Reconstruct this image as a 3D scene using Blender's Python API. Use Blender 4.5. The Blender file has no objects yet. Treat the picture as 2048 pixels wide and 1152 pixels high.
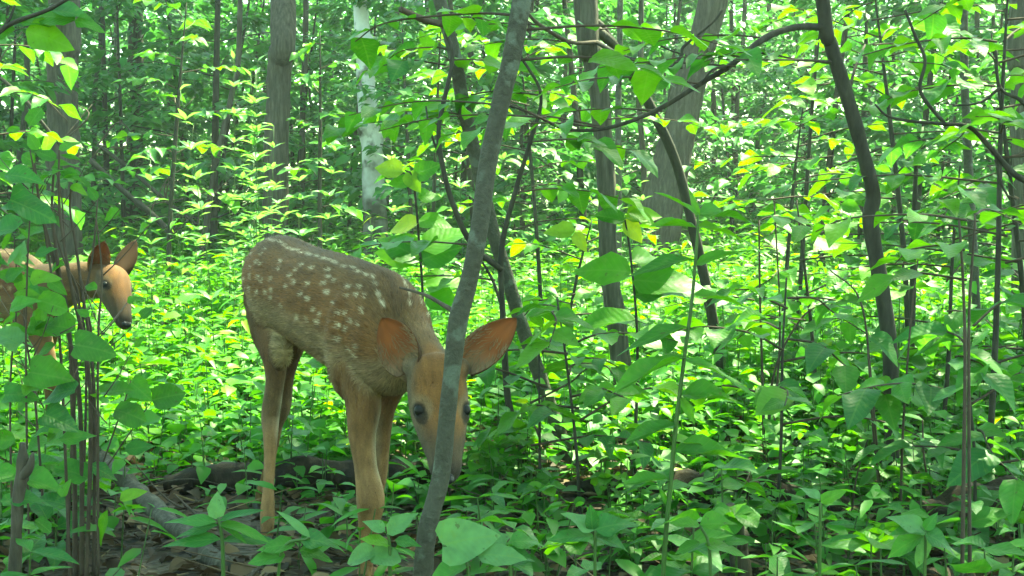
import bpy, math, random
import numpy as np
from mathutils import Vector, Matrix

rnd = random.Random(7)
rng = np.random.default_rng(11)
SC = bpy.context.scene
COL = SC.collection

# ------------------------------------------------------------------ camera, light, exposure
H = 0.68                      # camera height, strapped low on a trunk
F = 2813.0                    # focal length in pixels of the 2048 wide photograph
PITCH = math.atan(186.0 / F)
cam = bpy.data.cameras.new("camera")
cam.sensor_width = 36.0
cam.lens = 36.0 * F / 2048.0
cam.clip_start = 0.05
cam.clip_end = 300.0
cam_ob = bpy.data.objects.new("camera", cam)
cam_ob.location = (0, 0, H)
cam_ob.rotation_euler = (math.pi / 2 - PITCH, 0, 0)
COL.objects.link(cam_ob)
SC.camera = cam_ob

SUN_EL, SUN_AZ = math.radians(61), math.radians(40)      # azimuth clockwise from +Y
world = bpy.data.worlds.new("World")
SC.world = world
world.use_nodes = True
wn = world.node_tree
sky = wn.nodes.new("ShaderNodeTexSky")
sky.sky_type = 'NISHITA'
sky.sun_disc = False
sky.sun_elevation = SUN_EL
sky.sun_rotation = SUN_AZ
wn.links.new(sky.outputs[0], wn.nodes["Background"].inputs[0])
wn.nodes["Background"].inputs[1].default_value = 0.15
sun = bpy.data.lights.new("sun", 'SUN')
sun.energy = 4.2
sun.angle = math.radians(0.5)
sun.color = (1.0, 0.95, 0.86)
sun_ob = bpy.data.objects.new("sun", sun)
SV = Vector((math.sin(SUN_AZ) * math.cos(SUN_EL), math.cos(SUN_AZ) * math.cos(SUN_EL), math.sin(SUN_EL)))
sun_ob.rotation_euler = SV.to_track_quat('Z', 'Y').to_euler()
sun_ob.location = (0, 0, 30)
COL.objects.link(sun_ob)
vs = SC.view_settings
vs.view_transform = 'Standard'
vs.look = 'None'
vs.gamma = 1.0
vs.use_curve_mapping = False
vs.exposure = 3.3
vs.use_white_balance = True      # the camera is balanced for the shade, with a green cast
vs.white_balance_temperature = 8200
vs.white_balance_tint = -27
cy = SC.cycles
cy.max_bounces = 9
cy.diffuse_bounces = 6
cy.volume_bounces = 1
cy.glossy_bounces = 2
cy.transmission_bounces = 4
cy.transparent_max_bounces = 4
cy.sample_clamp_indirect = 6.0

# ------------------------------------------------------------------ helpers
CP, SP = math.cos(PITCH), math.sin(PITCH)
UPV = Vector((0, SP, CP))
FWD = Vector((0, CP, -SP))
RIGHT = Vector((1, 0, 0))

def P(u, v, d):
    """World point at distance y = d that the photograph shows at pixel (u, v)."""
    r = FWD + RIGHT * ((u - 1024) / F) + UPV * ((576 - v) / F)
    return Vector((0, 0, H)) + r * (d / r.y)

def gz(x, y):
    return 0.018 * np.sin(x * 2.1 + 0.6) * np.sin(y * 1.7 + 0.3) + 0.01 * np.sin(x * 5.3 + y * 4.1)

def gp(x, y, dz=0.0):
    return Vector((x, y, float(gz(x, y)) + dz))

def catmull(pts, k):
    p = np.array([tuple(q) for q in pts], float)
    if len(p) == 2:
        t = np.linspace(0, 1, k + 1)[:, None]
        return p[0] * (1 - t) + p[1] * t
    p = np.vstack([2 * p[0] - p[1], p, 2 * p[-1] - p[-2]])
    out = []
    for i in range(1, len(p) - 2):
        t = np.linspace(0, 1, k, endpoint=False)[:, None]
        a, b, c, d = p[i - 1], p[i], p[i + 1], p[i + 2]
        out.append(0.5 * (2 * b + (c - a) * t + (2 * a - 5 * b + 4 * c - d) * t ** 2 + (3 * b - 3 * c + d - a) * t ** 3))
    out.append(p[-2][None, :])
    return np.vstack(out)

def smooth_vals(vals, k):
    return catmull([(v, 0, 0) for v in vals], k)[:, 0]

class MB:
    """Collects shapes for ONE mesh object."""
    def __init__(s):
        s.v, s.f, s.n = [], [], 0
        s.attr = []
    def add(s, verts, faces, tint=0.5):
        verts = np.asarray(verts, float)
        s.v.append(verts)
        s.f.extend([tuple(i + s.n for i in f) for f in faces])
        s.attr.append(np.full(len(verts), tint))
        s.n += len(verts)
    def tube(s, pts, radii, sides=8, k=4, wob=0.0, ridge=0.0, nridge=9, cap=True, tint=0.5, knots=()):
        c = catmull(pts, k)
        r = smooth_vals(radii, k) if len(radii) > 2 else np.linspace(radii[0], radii[-1], len(c))
        n = len(c)
        tan = np.gradient(c, axis=0)
        tan /= np.linalg.norm(tan, axis=1)[:, None] + 1e-12
        ref = np.array([0.31, 0.95, 0.05]) if abs(tan[0][2]) > 0.6 else np.array([0.05, 0.1, 1.0])
        u = np.cross(tan[0], ref); u /= np.linalg.norm(u)
        th = np.linspace(0, 2 * math.pi, sides, endpoint=False)
        ph = rng.uniform(0, 6.28, 4)
        V = []
        for i in range(n):
            u = u - tan[i] * np.dot(u, tan[i]); u /= np.linalg.norm(u)
            w = np.cross(tan[i], u)
            rr = np.full(sides, r[i])
            if wob:
                rr = rr * (1 + wob * (np.sin(th + ph[0] + i * 0.55) * 0.6 + np.sin(2 * th + ph[1] - i * 0.9) * 0.4 + 0.5 * math.sin(i * 1.3 + ph[2])))
            if ridge:
                rr = rr * (1 + ridge * (np.abs(np.sin(th * nridge / 2 + 0.7 * np.sin(i * 0.37 + ph[3]) + 0.8 * np.sin(3 * th + i * 0.21))) - 0.6 + rng.uniform(-.25, .25, sides)))
            for (ki, ka, kr, kh) in knots:
                da = np.angle(np.exp(1j * (th - ka)))
                rr = rr + kh * np.exp(-((i - ki) / kr) ** 2) * np.exp(-(da / 0.75) ** 2)
            V.append(c[i] + rr[:, None] * (np.cos(th)[:, None] * u + np.sin(th)[:, None] * w))
        V = np.vstack(V)
        fs = []
        for i in range(n - 1):
            a, b = i * sides, (i + 1) * sides
            for j in range(sides):
                q = (j + 1) % sides
                fs.append((a + j, a + q, b + q, b + j))
        if cap:
            fs.append(tuple(range(sides))[::-1])
            fs.append(tuple((n - 1) * sides + j for j in range(sides)))
        s.add(V, fs, tint)
        return c
    def build(s, name, mat, parent=None, origin=(0, 0, 0), smooth=True):
        V = np.vstack(s.v) - np.array(tuple(origin))
        me = bpy.data.meshes.new(name)
        me.from_pydata(V.tolist(), [], s.f)
        a = me.attributes.new("tint", 'FLOAT', 'POINT')
        a.data.foreach_set("value", np.concatenate(s.attr))
        if smooth:
            me.polygons.foreach_set("use_smooth", [True] * len(me.polygons))
        me.materials.append(mat)
        me.update()
        return link(name, me, parent)

def link(name, me, parent=None):
    o = bpy.data.objects.new(name, me)
    COL.objects.link(o)
    if parent is not None:
        o.parent = parent
    return o

def tag(o, label=None, cat=None, group=None, kind=None):
    if label: o["label"] = label
    if cat: o["category"] = cat
    if group: o["group"] = group
    if kind: o["kind"] = kind
    return o

def thing(name, label, cat, loc=(0, 0, 0), group=None):
    o = bpy.data.objects.new(name, None)
    o.empty_display_size = 0.05
    o.location = loc
    COL.objects.link(o)
    return tag(o, label, cat, group)

# ------------------------------------------------------------------ materials
def nodes(name):
    m = bpy.data.materials.new(name)
    m.use_nodes = True
    nt = m.node_tree
    nt.nodes.clear()
    out = nt.nodes.new("ShaderNodeOutputMaterial")
    return m, nt, out

def ramp(nt, src, stops):
    r = nt.nodes.new("ShaderNodeValToRGB")
    while len(r.color_ramp.elements) < len(stops):
        r.color_ramp.elements.new(0.5)
    for e, (p, c) in zip(r.color_ramp.elements, stops):
        e.position = p
        e.color = (*c, 1)
    nt.links.new(src, r.inputs[0])
    return r.outputs[0]

def math_node(nt, op, a, b=None, c=None):
    n = nt.nodes.new("ShaderNodeMath")
    n.operation = op
    for i, x in enumerate((a, b, c)):
        if x is None: continue
        if isinstance(x, (int, float)): n.inputs[i].default_value = x
        else: nt.links.new(x, n.inputs[i])
    return n.outputs[0]

def mixrgb(nt, fac, a, b, mode='MIX'):
    n = nt.nodes.new("ShaderNodeMix")
    n.data_type = 'RGBA'
    n.blend_type = mode
    for i, x in ((0, fac), (6, a), (7, b)):
        if isinstance(x, (int, float)): n.inputs[i].default_value = x
        elif isinstance(x, tuple): n.inputs[i].default_value = (*x, 1)
        else: nt.links.new(x, n.inputs[i])
    return n.outputs[2]

def leaf_material(name, stops, tr_gain=(1.7, 1.6, 0.7), trans=0.48, rough=0.45, spec=0.27, source='tint', veins=False):
    m, nt, out = nodes(name)
    if source == 'tint':
        a = nt.nodes.new("ShaderNodeAttribute"); a.attribute_name = "tint"
        val = a.outputs["Fac"]
    else:
        a = nt.nodes.new("ShaderNodeObjectInfo")
        val = a.outputs["Random"]
    col = ramp(nt, val, stops)
    tc = nt.nodes.new("ShaderNodeTexCoord")
    nz = nt.nodes.new("ShaderNodeTexNoise")
    nz.inputs["Scale"].default_value = 3.5 if veins else 14.0
    nt.links.new(tc.outputs["Object"], nz.inputs["Vector"])
    mott = ramp(nt, nz.outputs["Fac"], [(0.25, (0.78, 0.78, 0.78)), (0.75, (1.18, 1.18, 1.1))])
    col = mixrgb(nt, 1.0, col, mott, 'MULTIPLY')
    bsdf = nt.nodes.new("ShaderNodeBsdfPrincipled")
    bsdf.inputs["Roughness"].default_value = rough
    bsdf.inputs["Specular IOR Level"].default_value = spec
    if veins:
        sep = nt.nodes.new("ShaderNodeSeparateXYZ")
        nt.links.new(tc.outputs["UV"], sep.inputs[0])
        du = math_node(nt, 'ABSOLUTE', math_node(nt, 'SUBTRACT', sep.outputs[0], 0.5))
        ph = math_node(nt, 'MULTIPLY', math_node(nt, 'SUBTRACT', sep.outputs[1], math_node(nt, 'MULTIPLY', du, 0.62)), 9.0)
        fr = math_node(nt, 'ABSOLUTE', math_node(nt, 'SUBTRACT', math_node(nt, 'FRACT', ph), 0.5))
        lat = math_node(nt, 'LESS_THAN', fr, 0.07)
        mid = math_node(nt, 'LESS_THAN', du, 0.025)
        vein = math_node(nt, 'MAXIMUM', math_node(nt, 'MULTIPLY', lat, 0.55), mid)
        col = mixrgb(nt, math_node(nt, 'MULTIPLY', vein, 0.26), col, (0.14, 0.26, 0.06))
        sp_ = nt.nodes.new("ShaderNodeTexNoise")
        sp_.inputs["Scale"].default_value = 7.0
        sp_.inputs["Detail"].default_value = 4
        oi = nt.nodes.new("ShaderNodeObjectInfo")
        mpp = nt.nodes.new("ShaderNodeVectorMath"); mpp.operation = 'ADD'
        vv = nt.nodes.new("ShaderNodeCombineXYZ")
        nt.links.new(math_node(nt, 'MULTIPLY', oi.outputs["Random"], 40.0), vv.inputs[0])
        nt.links.new(tc.outputs["Object"], mpp.inputs[0]); nt.links.new(vv.outputs[0], mpp.inputs[1])
        nt.links.new(mpp.outputs[0], sp_.inputs["Vector"])
        blem = ramp(nt, sp_.outputs["Fac"], [(0.66, (0, 0, 0)), (0.70, (1, 1, 1))])
        col = mixrgb(nt, math_node(nt, 'MULTIPLY', blem, 0.6), col, (0.055, 0.06, 0.02))
        pale_ = ramp(nt, sp_.outputs["Fac"], [(0.28, (1, 1, 1)), (0.42, (0, 0, 0))])
        col = mixrgb(nt, math_node(nt, 'MULTIPLY', pale_, 0.35), col, (0.13, 0.22, 0.05))
        bp = nt.nodes.new("ShaderNodeBump")
        bp.inputs["Strength"].default_value = 0.22
        bp.inputs["Distance"].default_value = 0.004
        hgt = math_node(nt, 'ADD', math_node(nt, 'MULTIPLY', fr, 0.9), math_node(nt, 'MULTIPLY', nz.outputs["Fac"], 3.0))
        nt.links.new(hgt, bp.inputs["Height"])
        nt.links.new(bp.outputs[0], bsdf.inputs["Normal"])
    nt.links.new(col, bsdf.inputs["Base Color"])
    tr = nt.nodes.new("ShaderNodeBsdfTranslucent")
    tcol = mixrgb(nt, 1.0, col, tr_gain, 'MULTIPLY')
    nt.links.new(tcol, tr.inputs["Color"])
    mx = nt.nodes.new("ShaderNodeMixShader")
    mx.inputs[0].default_value = trans
    nt.links.new(bsdf.outputs[0], mx.inputs[1])
    nt.links.new(tr.outputs[0], mx.inputs[2])
    nt.links.new(mx.outputs[0], out.inputs[0])
    return m

G1 = [(0.0, (0.036, 0.130, 0.018)), (0.35, (0.052, 0.180, 0.020)), (0.75, (0.074, 0.235, 0.022)), (0.94, (0.12, 0.29, 0.022)), (1.0, (0.21, 0.31, 0.03))]
G2 = [(0.0, (0.032, 0.120, 0.030)), (0.5, (0.048, 0.168, 0.032)), (1.0, (0.075, 0.22, 0.028))]
G3 = [(0.0, (0.040, 0.135, 0.016)), (0.4, (0.058, 0.180, 0.017)), (0.8, (0.082, 0.225, 0.018)), (1.0, (0.115, 0.26, 0.020))]
M_LEAF = leaf_material("leaf_green", G3, source='object', veins=True)
M_LEAF_DARK = leaf_material("leaf_deep_green", G2, source='object', veins=True)
M_LEAF_YELLOW = leaf_material("leaf_yellow", [(0, (0.25, 0.31, 0.04)), (1, (0.14, 0.29, 0.025))], source='object', veins=True)
M_LEAF_PALE = leaf_material("leaf_pale_underside", [(0, (0.085, 0.20, 0.065)), (1, (0.12, 0.25, 0.10))], source='object', veins=True, rough=0.5)
M_COVER = leaf_material("herb_leaves", G1)
M_FOLIAGE = leaf_material("tree_foliage", G2, tr_gain=(1.5, 1.5, 1.1), trans=.38)  # cooler, bluer leaf colour stands in for haze over the background
M_CANOPY = leaf_material("canopy_foliage", G2, trans=0.35)
M_LEAF_FORB = leaf_material("forb_leaf", [(0, (0.085, 0.22, 0.075)), (1, (0.14, 0.29, 0.12))], source='object', veins=True, rough=0.35)
M_STALK = leaf_material("green_stalk", [(0, (0.040, 0.085, 0.020)), (1, (0.065, 0.125, 0.028))], trans=0.1)

def bark_material(name, stops, vert=6.0, scale=18.0, bump=0.6, rough=0.85, patches=None, foot=None):
    m, nt, out = nodes(name)
    tc = nt.nodes.new("ShaderNodeTexCoord")
    mp = nt.nodes.new("ShaderNodeMapping")
    mp.inputs["Scale"].default_value = (vert, vert, 1.0)
    nt.links.new(tc.outputs["Object"], mp.inputs[0])
    n1 = nt.nodes.new("ShaderNodeTexNoise")
    n1.inputs["Scale"].default_value = scale / 3
    n1.inputs["Detail"].default_value = 6
    n1.inputs["Roughness"].default_value = 0.65
    nt.links.new(mp.outputs[0], n1.inputs["Vector"])
    n2 = nt.nodes.new("ShaderNodeTexNoise")
    n2.inputs["Scale"].default_value = 5.0
    n2.inputs["Detail"].default_value = 3
    nt.links.new(tc.outputs["Object"], n2.inputs["Vector"])
    f = math_node(nt, 'ADD', math_node(nt, 'MULTIPLY', n1.outputs["Fac"], 0.72), math_node(nt, 'MULTIPLY', n2.outputs["Fac"], 0.28))
    col = ramp(nt, f, stops)
    if patches:
        n3 = nt.nodes.new("ShaderNodeTexNoise")
        n3.inputs["Scale"].default_value = patches[1]
        n3.inputs["Detail"].default_value = 4
        nt.links.new(tc.outputs["Object"], n3.inputs["Vector"])
        pf = ramp(nt, n3.outputs["Fac"], [(patches[2], (0, 0, 0)), (patches[2] + 0.08, (1, 1, 1))])
        col = mixrgb(nt, pf, col, patches[0])
    if foot:                                        # old rough bark at the butt, smooth above
        sp = nt.nodes.new("ShaderNodeSeparateXYZ")
        nt.links.new(tc.outputs["Object"], sp.inputs[0])
        hz = math_node(nt, 'ADD', sp.outputs[2], math_node(nt, 'MULTIPLY', math_node(nt, 'SUBTRACT', n2.outputs["Fac"], 0.5), 1.6))
        ff = ramp(nt, math_node(nt, 'DIVIDE', hz, 2.0), [(foot[0], (1, 1, 1)), (foot[1], (0, 0, 0))])
        col = mixrgb(nt, ff, col, ramp(nt, n1.outputs["Fac"], [(0.3, (0.02, 0.018, 0.014)), (0.7, (0.10, 0.092, 0.075))]))
    b = nt.nodes.new("ShaderNodeBsdfPrincipled")
    b.inputs["Roughness"].default_value = rough
    b.inputs["Specular IOR Level"].default_value = 0.25
    nt.links.new(col, b.inputs["Base Color"])
    bp = nt.nodes.new("ShaderNodeBump")
    bp.inputs["Strength"].default_value = bump
    bp.inputs["Distance"].default_value = 0.01
    nt.links.new(f, bp.inputs["Height"])
    nt.links.new(bp.outputs[0], b.inputs["Normal"])
    nt.links.new(b.outputs[0], out.inputs[0])
    return m

M_BARK = bark_material("bark_furrowed", [(0.3, (0.02, 0.017, 0.012)), (0.5, (0.06, 0.053, 0.04)), (0.72, (0.13, 0.118, 0.09))], vert=9, scale=22, bump=1.0)
M_BARK_SMOOTH = bark_material("bark_smooth_grey", [(0.25, (0.03, 0.028, 0.02)), (0.55, (0.06, 0.057, 0.041)), (0.8, (0.1, 0.094, 0.07))], vert=1.0, scale=330, bump=0.9, rough=0.75, patches=((0.095, 0.105, 0.08), 30, 0.57))
M_BARK_DARK = bark_material("bark_dark", [(0.3, (0.014, 0.012, 0.009)), (0.55, (0.038, 0.034, 0.025)), (0.8, (0.075, 0.066, 0.048))], vert=4, scale=50, bump=0.5)
M_BARK_PALE = bark_material("bark_pale_grey", [(0.28, (0.12, 0.115, 0.10)), (0.43, (0.40, 0.395, 0.37)), (0.8, (0.62, 0.615, 0.58))], vert=1.4, scale=20, bump=0.4, patches=((0.05, 0.045, 0.036), 5.5, 0.58), foot=(.26, .52))
M_TWIG = bark_material("twig_bark", [(0.3, (0.03, 0.022, 0.016)), (0.6, (0.07, 0.05, 0.036)), (0.9, (0.11, 0.085, 0.06))], vert=2, scale=90, bump=0.2)
M_DEAD = bark_material("dead_wood", [(0.28, (0.016, 0.013, 0.009)), (0.5, (0.058, 0.047, 0.034)), (0.8, (0.13, 0.108, 0.08))], vert=5, scale=40, bump=0.8)
M_ROT = bark_material("rotten_wood", [(0.3, (0.005, 0.004, 0.003)), (0.5, (0.022, 0.015, 0.009)), (0.62, (0.05, 0.034, 0.02)), (0.8, (0.03, 0.04, 0.015))], vert=3, scale=40, bump=1.0)

def soil_material():
    m, nt, out = nodes("forest_soil")
    tc = nt.nodes.new("ShaderNodeTexCoord")
    n1 = nt.nodes.new("ShaderNodeTexNoise"); n1.inputs["Scale"].default_value = 9; n1.inputs["Detail"].default_value = 8
    n2 = nt.nodes.new("ShaderNodeTexVoronoi"); n2.inputs["Scale"].default_value = 55
    nt.links.new(tc.outputs["Object"], n1.inputs["Vector"])
    nt.links.new(tc.outputs["Object"], n2.inputs["Vector"])
    c = ramp(nt, n1.outputs["Fac"], [(0.3, (0.018, 0.012, 0.008)), (0.5, (0.05, 0.034, 0.02)), (0.62, (0.085, 0.06, 0.035)), (0.8, (0.05, 0.065, 0.025))])
    c = mixrgb(nt, 0.35, c, ramp(nt, n2.outputs["Color"], [(0.2, (0.02, 0.014, 0.01)), (0.9, (0.12, 0.085, 0.05))]))
    b = nt.nodes.new("ShaderNodeBsdfPrincipled")
    b.inputs["Roughness"].default_value = 0.95
    nt.links.new(c, b.inputs["Base Color"])
    bp = nt.nodes.new("ShaderNodeBump"); bp.inputs["Strength"].default_value = 0.9; bp.inputs["Distance"].default_value = 0.02
    nt.links.new(math_node(nt, 'ADD', n1.outputs["Fac"], n2.outputs["Distance"]), bp.inputs["Height"])
    nt.links.new(bp.outputs[0], b.inputs["Normal"])
    nt.links.new(b.outputs[0], out.inputs[0])
    return m
M_SOIL = soil_material()
M_LITTER = leaf_material("dead_leaves", [(0, (0.022, 0.014, 0.008)), (0.5, (0.055, 0.034, 0.018)), (0.85, (0.11, 0.072, 0.038)), (1, (0.22, 0.165, 0.09))], tr_gain=(1, 1, 1), trans=0.15, rough=0.7, spec=0.2)

# ------------------------------------------------------------------ leaf shapes
def w_profile(kind, t):
    if kind == 'ovate':   return np.sin(np.pi * np.clip(t, 0, 1) ** 0.72) ** 0.85 * (1 - 0.12 * t)
    if kind == 'round':   return np.sqrt(np.clip(1 - (2 * t - 1) ** 2, 0, 1)) ** 0.9
    if kind == 'lance':   return np.sin(np.pi * t ** 0.8) ** 0.95
    if kind == 'heart':   return np.clip(np.sin(np.pi * np.clip(t * 0.93 + 0.07, 0, 1) ** 0.62), 0, 1) ** 0.8
ASPECT = {'ovate': 0.30, 'round': 0.42, 'lance': 0.13, 'heart': 0.42}

def leaf_mesh(name, kind, droop, fold, wave, mat, ns=7, nc=4, seed=0, serr=0.0):
    r = np.random.default_rng(seed)
    V, UV = [], []
    a = ASPECT[kind]
    bend = r.uniform(-.08, .08)
    for i in range(ns + 1):
        t = i / ns
        w = a * float(w_profile(kind, np.array(min(max(t, 0.002), 0.998))))
        if 0 < i < ns and serr: w *= 1 + serr * (1 if i % 2 else -1)
        for j in range(nc + 1):
            s = j / nc * 2 - 1
            x = s * w + bend * t * t
            y = t - 0.10 * abs(s) * w * (1 if kind != 'heart' or t > .2 else 2.5)
            z = -droop * t * t + fold * abs(s) * w + wave * math.sin(6.5 * t + 2 * s + seed) * abs(s) * w
            V.append((x, y, z)); UV.append((s * 0.5 * (w / a) + 0.5, t))
    Fs = []
    for i in range(ns):
        for j in range(nc):
            q = i * (nc + 1) + j
            Fs.append((q, q + 1, q + nc + 2, q + nc + 1))
    me = bpy.data.meshes.new(name)
    me.from_pydata(V, [], Fs)
    uv = me.uv_layers.new(name="UVMap")
    for l in me.loops:
        uv.data[l.index].uv = UV[l.vertex_index]
    me.polygons.foreach_set("use_smooth", [True] * len(me.polygons))
    me.materials.append(mat)
    return me

LM = {}
def leafset(kind, mat, tagname, n=4):
    key = (kind, tagname)
    if key not in LM:
        LM[key] = [leaf_mesh("leaf", kind, r_.uniform(.08, .42), r_.uniform(.1, .55), r_.uniform(.1, .4), mat, seed=i * 7 + len(LM), serr=(0.06 if kind in ('ovate', 'heart') and i % 2 else 0))
                   for i in range(n) for r_ in [random.Random(i * 31 + len(LM))]]
    return LM[key]
MATS = {'green': M_LEAF, 'dark': M_LEAF_DARK, 'yellow': M_LEAF_YELLOW, 'pale': M_LEAF_PALE, 'forb': M_LEAF_FORB}

def frame_matrix(pos, d, n, L, wid=1.0):
    d = Vector(d).normalized()
    n = Vector(n)
    n = (n - d * n.dot(d))
    if n.length < 1e-4: n = d.orthogonal()
    n.normalize()
    s = d.cross(n)
    m = Matrix(((s.x * L * wid, d.x * L, n.x * L, pos[0]), (s.y * L * wid, d.y * L, n.y * L, pos[1]), (s.z * L * wid, d.z * L, n.z * L, pos[2]), (0, 0, 0, 1)))
    return m

def put_leaf(parent, pos, d, n, L, kind='ovate', col='green', wid=1.0, label=None):
    """One leaf object under its plant; pos in world space."""
    me = rnd.choice(leafset(kind, MATS[col], col))
    o = link("leaf", me, parent)
    b = parent.location
    o.matrix_basis = frame_matrix((pos[0] - b.x, pos[1] - b.y, pos[2] - b.z), d, n, L, wid)
    if label: o["label"] = label
    return o

def leafP(parent, u, v, d, Lpx, ang, face=0.4, kind='ovate', col='green', wid=1.0, depth=0.0, label=None):
    pos = P(u, v, d)
    L = Lpx * d / F
    a = math.radians(ang)
    dr = RIGHT * math.cos(a) + UPV * math.sin(a) + FWD * depth
    nn = Vector((0, 0, 1)) * (1 - face) - FWD * face + Vector((rnd.uniform(-.25, .25), 0, 0))
    return put_leaf(parent, pos, dr, nn, L, kind, col, wid, label)

# many leaves joined into one mesh (masses nobody could count)
def tmpl(kind, ns):
    """Low leaf: base point, ns-1 rows of three points, tip."""
    v, f = [(0, 0, 0)], []
    a = ASPECT[kind]
    for i in range(1, ns):
        t = i / ns
        w = a * float(w_profile(kind, np.array(t)))
        v += [(-w, t, 0.3 * w - .22 * t * t), (0, t, -.22 * t * t), (w, t, 0.3 * w - .22 * t * t)]
    v.append((0, 1, -.25))
    f += [(0, 2, 1), (0, 3, 2)]
    for i in range(ns - 2):
        q = 1 + 3 * i
        f += [(q, q + 1, q + 4, q + 3), (q + 1, q + 2, q + 5, q + 4)]
    q = 1 + 3 * (ns - 2)
    e = len(v) - 1
    f += [(q, q + 1, e), (q + 1, q + 2, e)]
    return np.array(v, float), f

class LeafMass:
    def __init__(s): s.V, s.F3, s.F4, s.T, s.n = [], [], [], [], 0
    def add(s, pos, d, nrm, L, wid, tint, kind='ovate', ns=3):
        tv, tf = tmpl(kind, ns)
        N = len(pos)
        d = d / (np.linalg.norm(d, axis=1)[:, None] + 1e-9)
        nrm = nrm - d * np.sum(nrm * d, axis=1)[:, None]
        nrm = nrm / (np.linalg.norm(nrm, axis=1)[:, None] + 1e-9)
        sd = np.cross(d, nrm)
        V = pos[:, None, :] + L[:, None, None] * (tv[None, :, 0:1] * wid[:, None, None] * sd[:, None, :] + tv[None, :, 1:2] * d[:, None, :] + tv[None, :, 2:3] * nrm[:, None, :])
        off = s.n + np.arange(N)[:, None, None] * len(tv)
        t3 = np.array([f for f in tf if len(f) == 3])
        t4 = np.array([f for f in tf if len(f) == 4]).reshape(-1, 4)
        s.F3.append((off + t3[None]).reshape(-1, 3))
        if len(t4): s.F4.append((off + t4[None]).reshape(-1, 4))
        s.V.append(V.reshape(-1, 3))
        s.T.append(np.repeat(tint, len(tv)))
        s.n += N * len(tv)
    def stems(s, a, b, ra, rb, tint):
        N = len(a)
        ax = b - a
        u = np.cross(ax, np.array([0.3, 0.9, 0.1])); u /= np.linalg.norm(u, axis=1)[:, None] + 1e-9
        w = np.cross(ax, u); w /= np.linalg.norm(w, axis=1)[:, None] + 1e-9
        V = np.zeros((N, 6, 3))
        for k in range(3):
            c, sn = math.cos(k * 2.094), math.sin(k * 2.094)
            V[:, k] = a + ra[:, None] * (u * c + w * sn)
            V[:, 3 + k] = b + rb[:, None] * (u * c + w * sn)
        off = s.n + np.arange(N)[:, None, None] * 6
        q = np.array([[0, 1, 4, 3], [1, 2, 5, 4], [2, 0, 3, 5]])
        s.F4.append((off + q[None]).reshape(-1, 4))
        s.V.append(V.reshape(-1, 3)); s.T.append(np.repeat(tint, 6)); s.n += N * 6
    def mesh(s, name, mat, origin=(0, 0, 0)):
        V = np.vstack(s.V) - np.array(tuple(origin))
        f3 = np.vstack(s.F3) if s.F3 else np.zeros((0, 3), int)
        f4 = np.vstack(s.F4) if s.F4 else np.zeros((0, 4), int)
        me = bpy.data.meshes.new(name)
        nl = f3.size + f4.size
        me.vertices.add(len(V)); me.vertices.foreach_set("co", V.ravel())
        me.loops.add(nl); me.loops.foreach_set("vertex_index", np.concatenate([f3.ravel(), f4.ravel()]).astype(np.int32))
        st = np.concatenate([np.arange(len(f3)) * 3, f3.size + np.arange(len(f4)) * 4]).astype(np.int32)
        me.polygons.add(len(st)); me.polygons.foreach_set("loop_start", st)
        me.polygons.foreach_set("use_smooth", np.ones(len(st), bool))
        a = me.attributes.new("tint", 'FLOAT', 'POINT'); a.data.foreach_set("value", np.concatenate(s.T).astype(np.float32))
        me.materials.append(mat)
        me.update(calc_edges=True)
        return me

def flat_dirs(n, tilt=0.25, droop=0.15):
    a = rng.uniform(0, 2 * math.pi, n)
    d = np.stack([np.cos(a), np.sin(a), rng.normal(-droop, tilt, n)], 1)
    nr = np.stack([rng.normal(0, .32, n), rng.normal(0, .32, n), np.ones(n)], 1)
    return d, nr

# ------------------------------------------------------------------ ground
def build_ground():
    xs = np.concatenate([np.linspace(-45, -7, 12), np.linspace(-6, 6, 90), np.linspace(7, 45, 12)])
    ys = np.concatenate([np.linspace(-30, -2, 10), np.linspace(-1, 12, 100), np.linspace(13, 60, 14)])
    X, Y = np.meshgrid(xs, ys)
    Z = gz(X, Y) + np.where((np.abs(X) < 6) & (Y < 12) & (Y > -1), rng.normal(0, .006, X.shape), 0)
    V = np.stack([X, Y, Z], -1).reshape(-1, 3)
    nx = len(xs)
    Fs = [(j * nx + i, j * nx + i + 1, (j + 1) * nx + i + 1, (j + 1) * nx + i) for j in range(len(ys) - 1) for i in range(nx - 1)]
    mb = MB(); mb.add(V, Fs)
    tag(mb.build("ground", M_SOIL), kind="structure", label="dark forest floor of soil and rotted leaves")
build_ground()

def litter():
    lm = LeafMass()
    n = 8500
    y = rng.uniform(1.6, 5.0, n); x = rng.uniform(-.5, .5, n) * (0.85 * y + .4)
    pos = np.stack([x, y, gz(x, y) + rng.uniform(.003, .02, n)], 1)
    d, nr = flat_dirs(n, .25, 0)
    nr[:, :2] *= 1.6
    lm.add(pos, d, nr, rng.uniform(.02, .055, n), rng.uniform(.7, 1.4, n), rng.uniform(0, 1, n), 'ovate', 4)
    m = 900
    y = rng.uniform(1.6, 4.5, m); x = rng.uniform(-.5, .5, m) * (0.85 * y + .4)
    a = np.stack([x, y, gz(x, y) + rng.uniform(.004, .02, m)], 1)
    th = rng.uniform(0, 6.28, m); L = rng.uniform(.03, .22, m)
    b = a + np.stack([np.cos(th) * L, np.sin(th) * L, rng.normal(.005, .02, m)], 1)
    lm.stems(a, b, rng.uniform(.001, .003, m), rng.uniform(.0006, .0015, m), rng.uniform(.2, 1, m))
    tag(link("leaf_litter", lm.mesh("leaf_litter", M_LITTER)), "brown dead leaves and twigs strewn on the dark soil", "leaf litter", kind="stuff")
litter()

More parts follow.
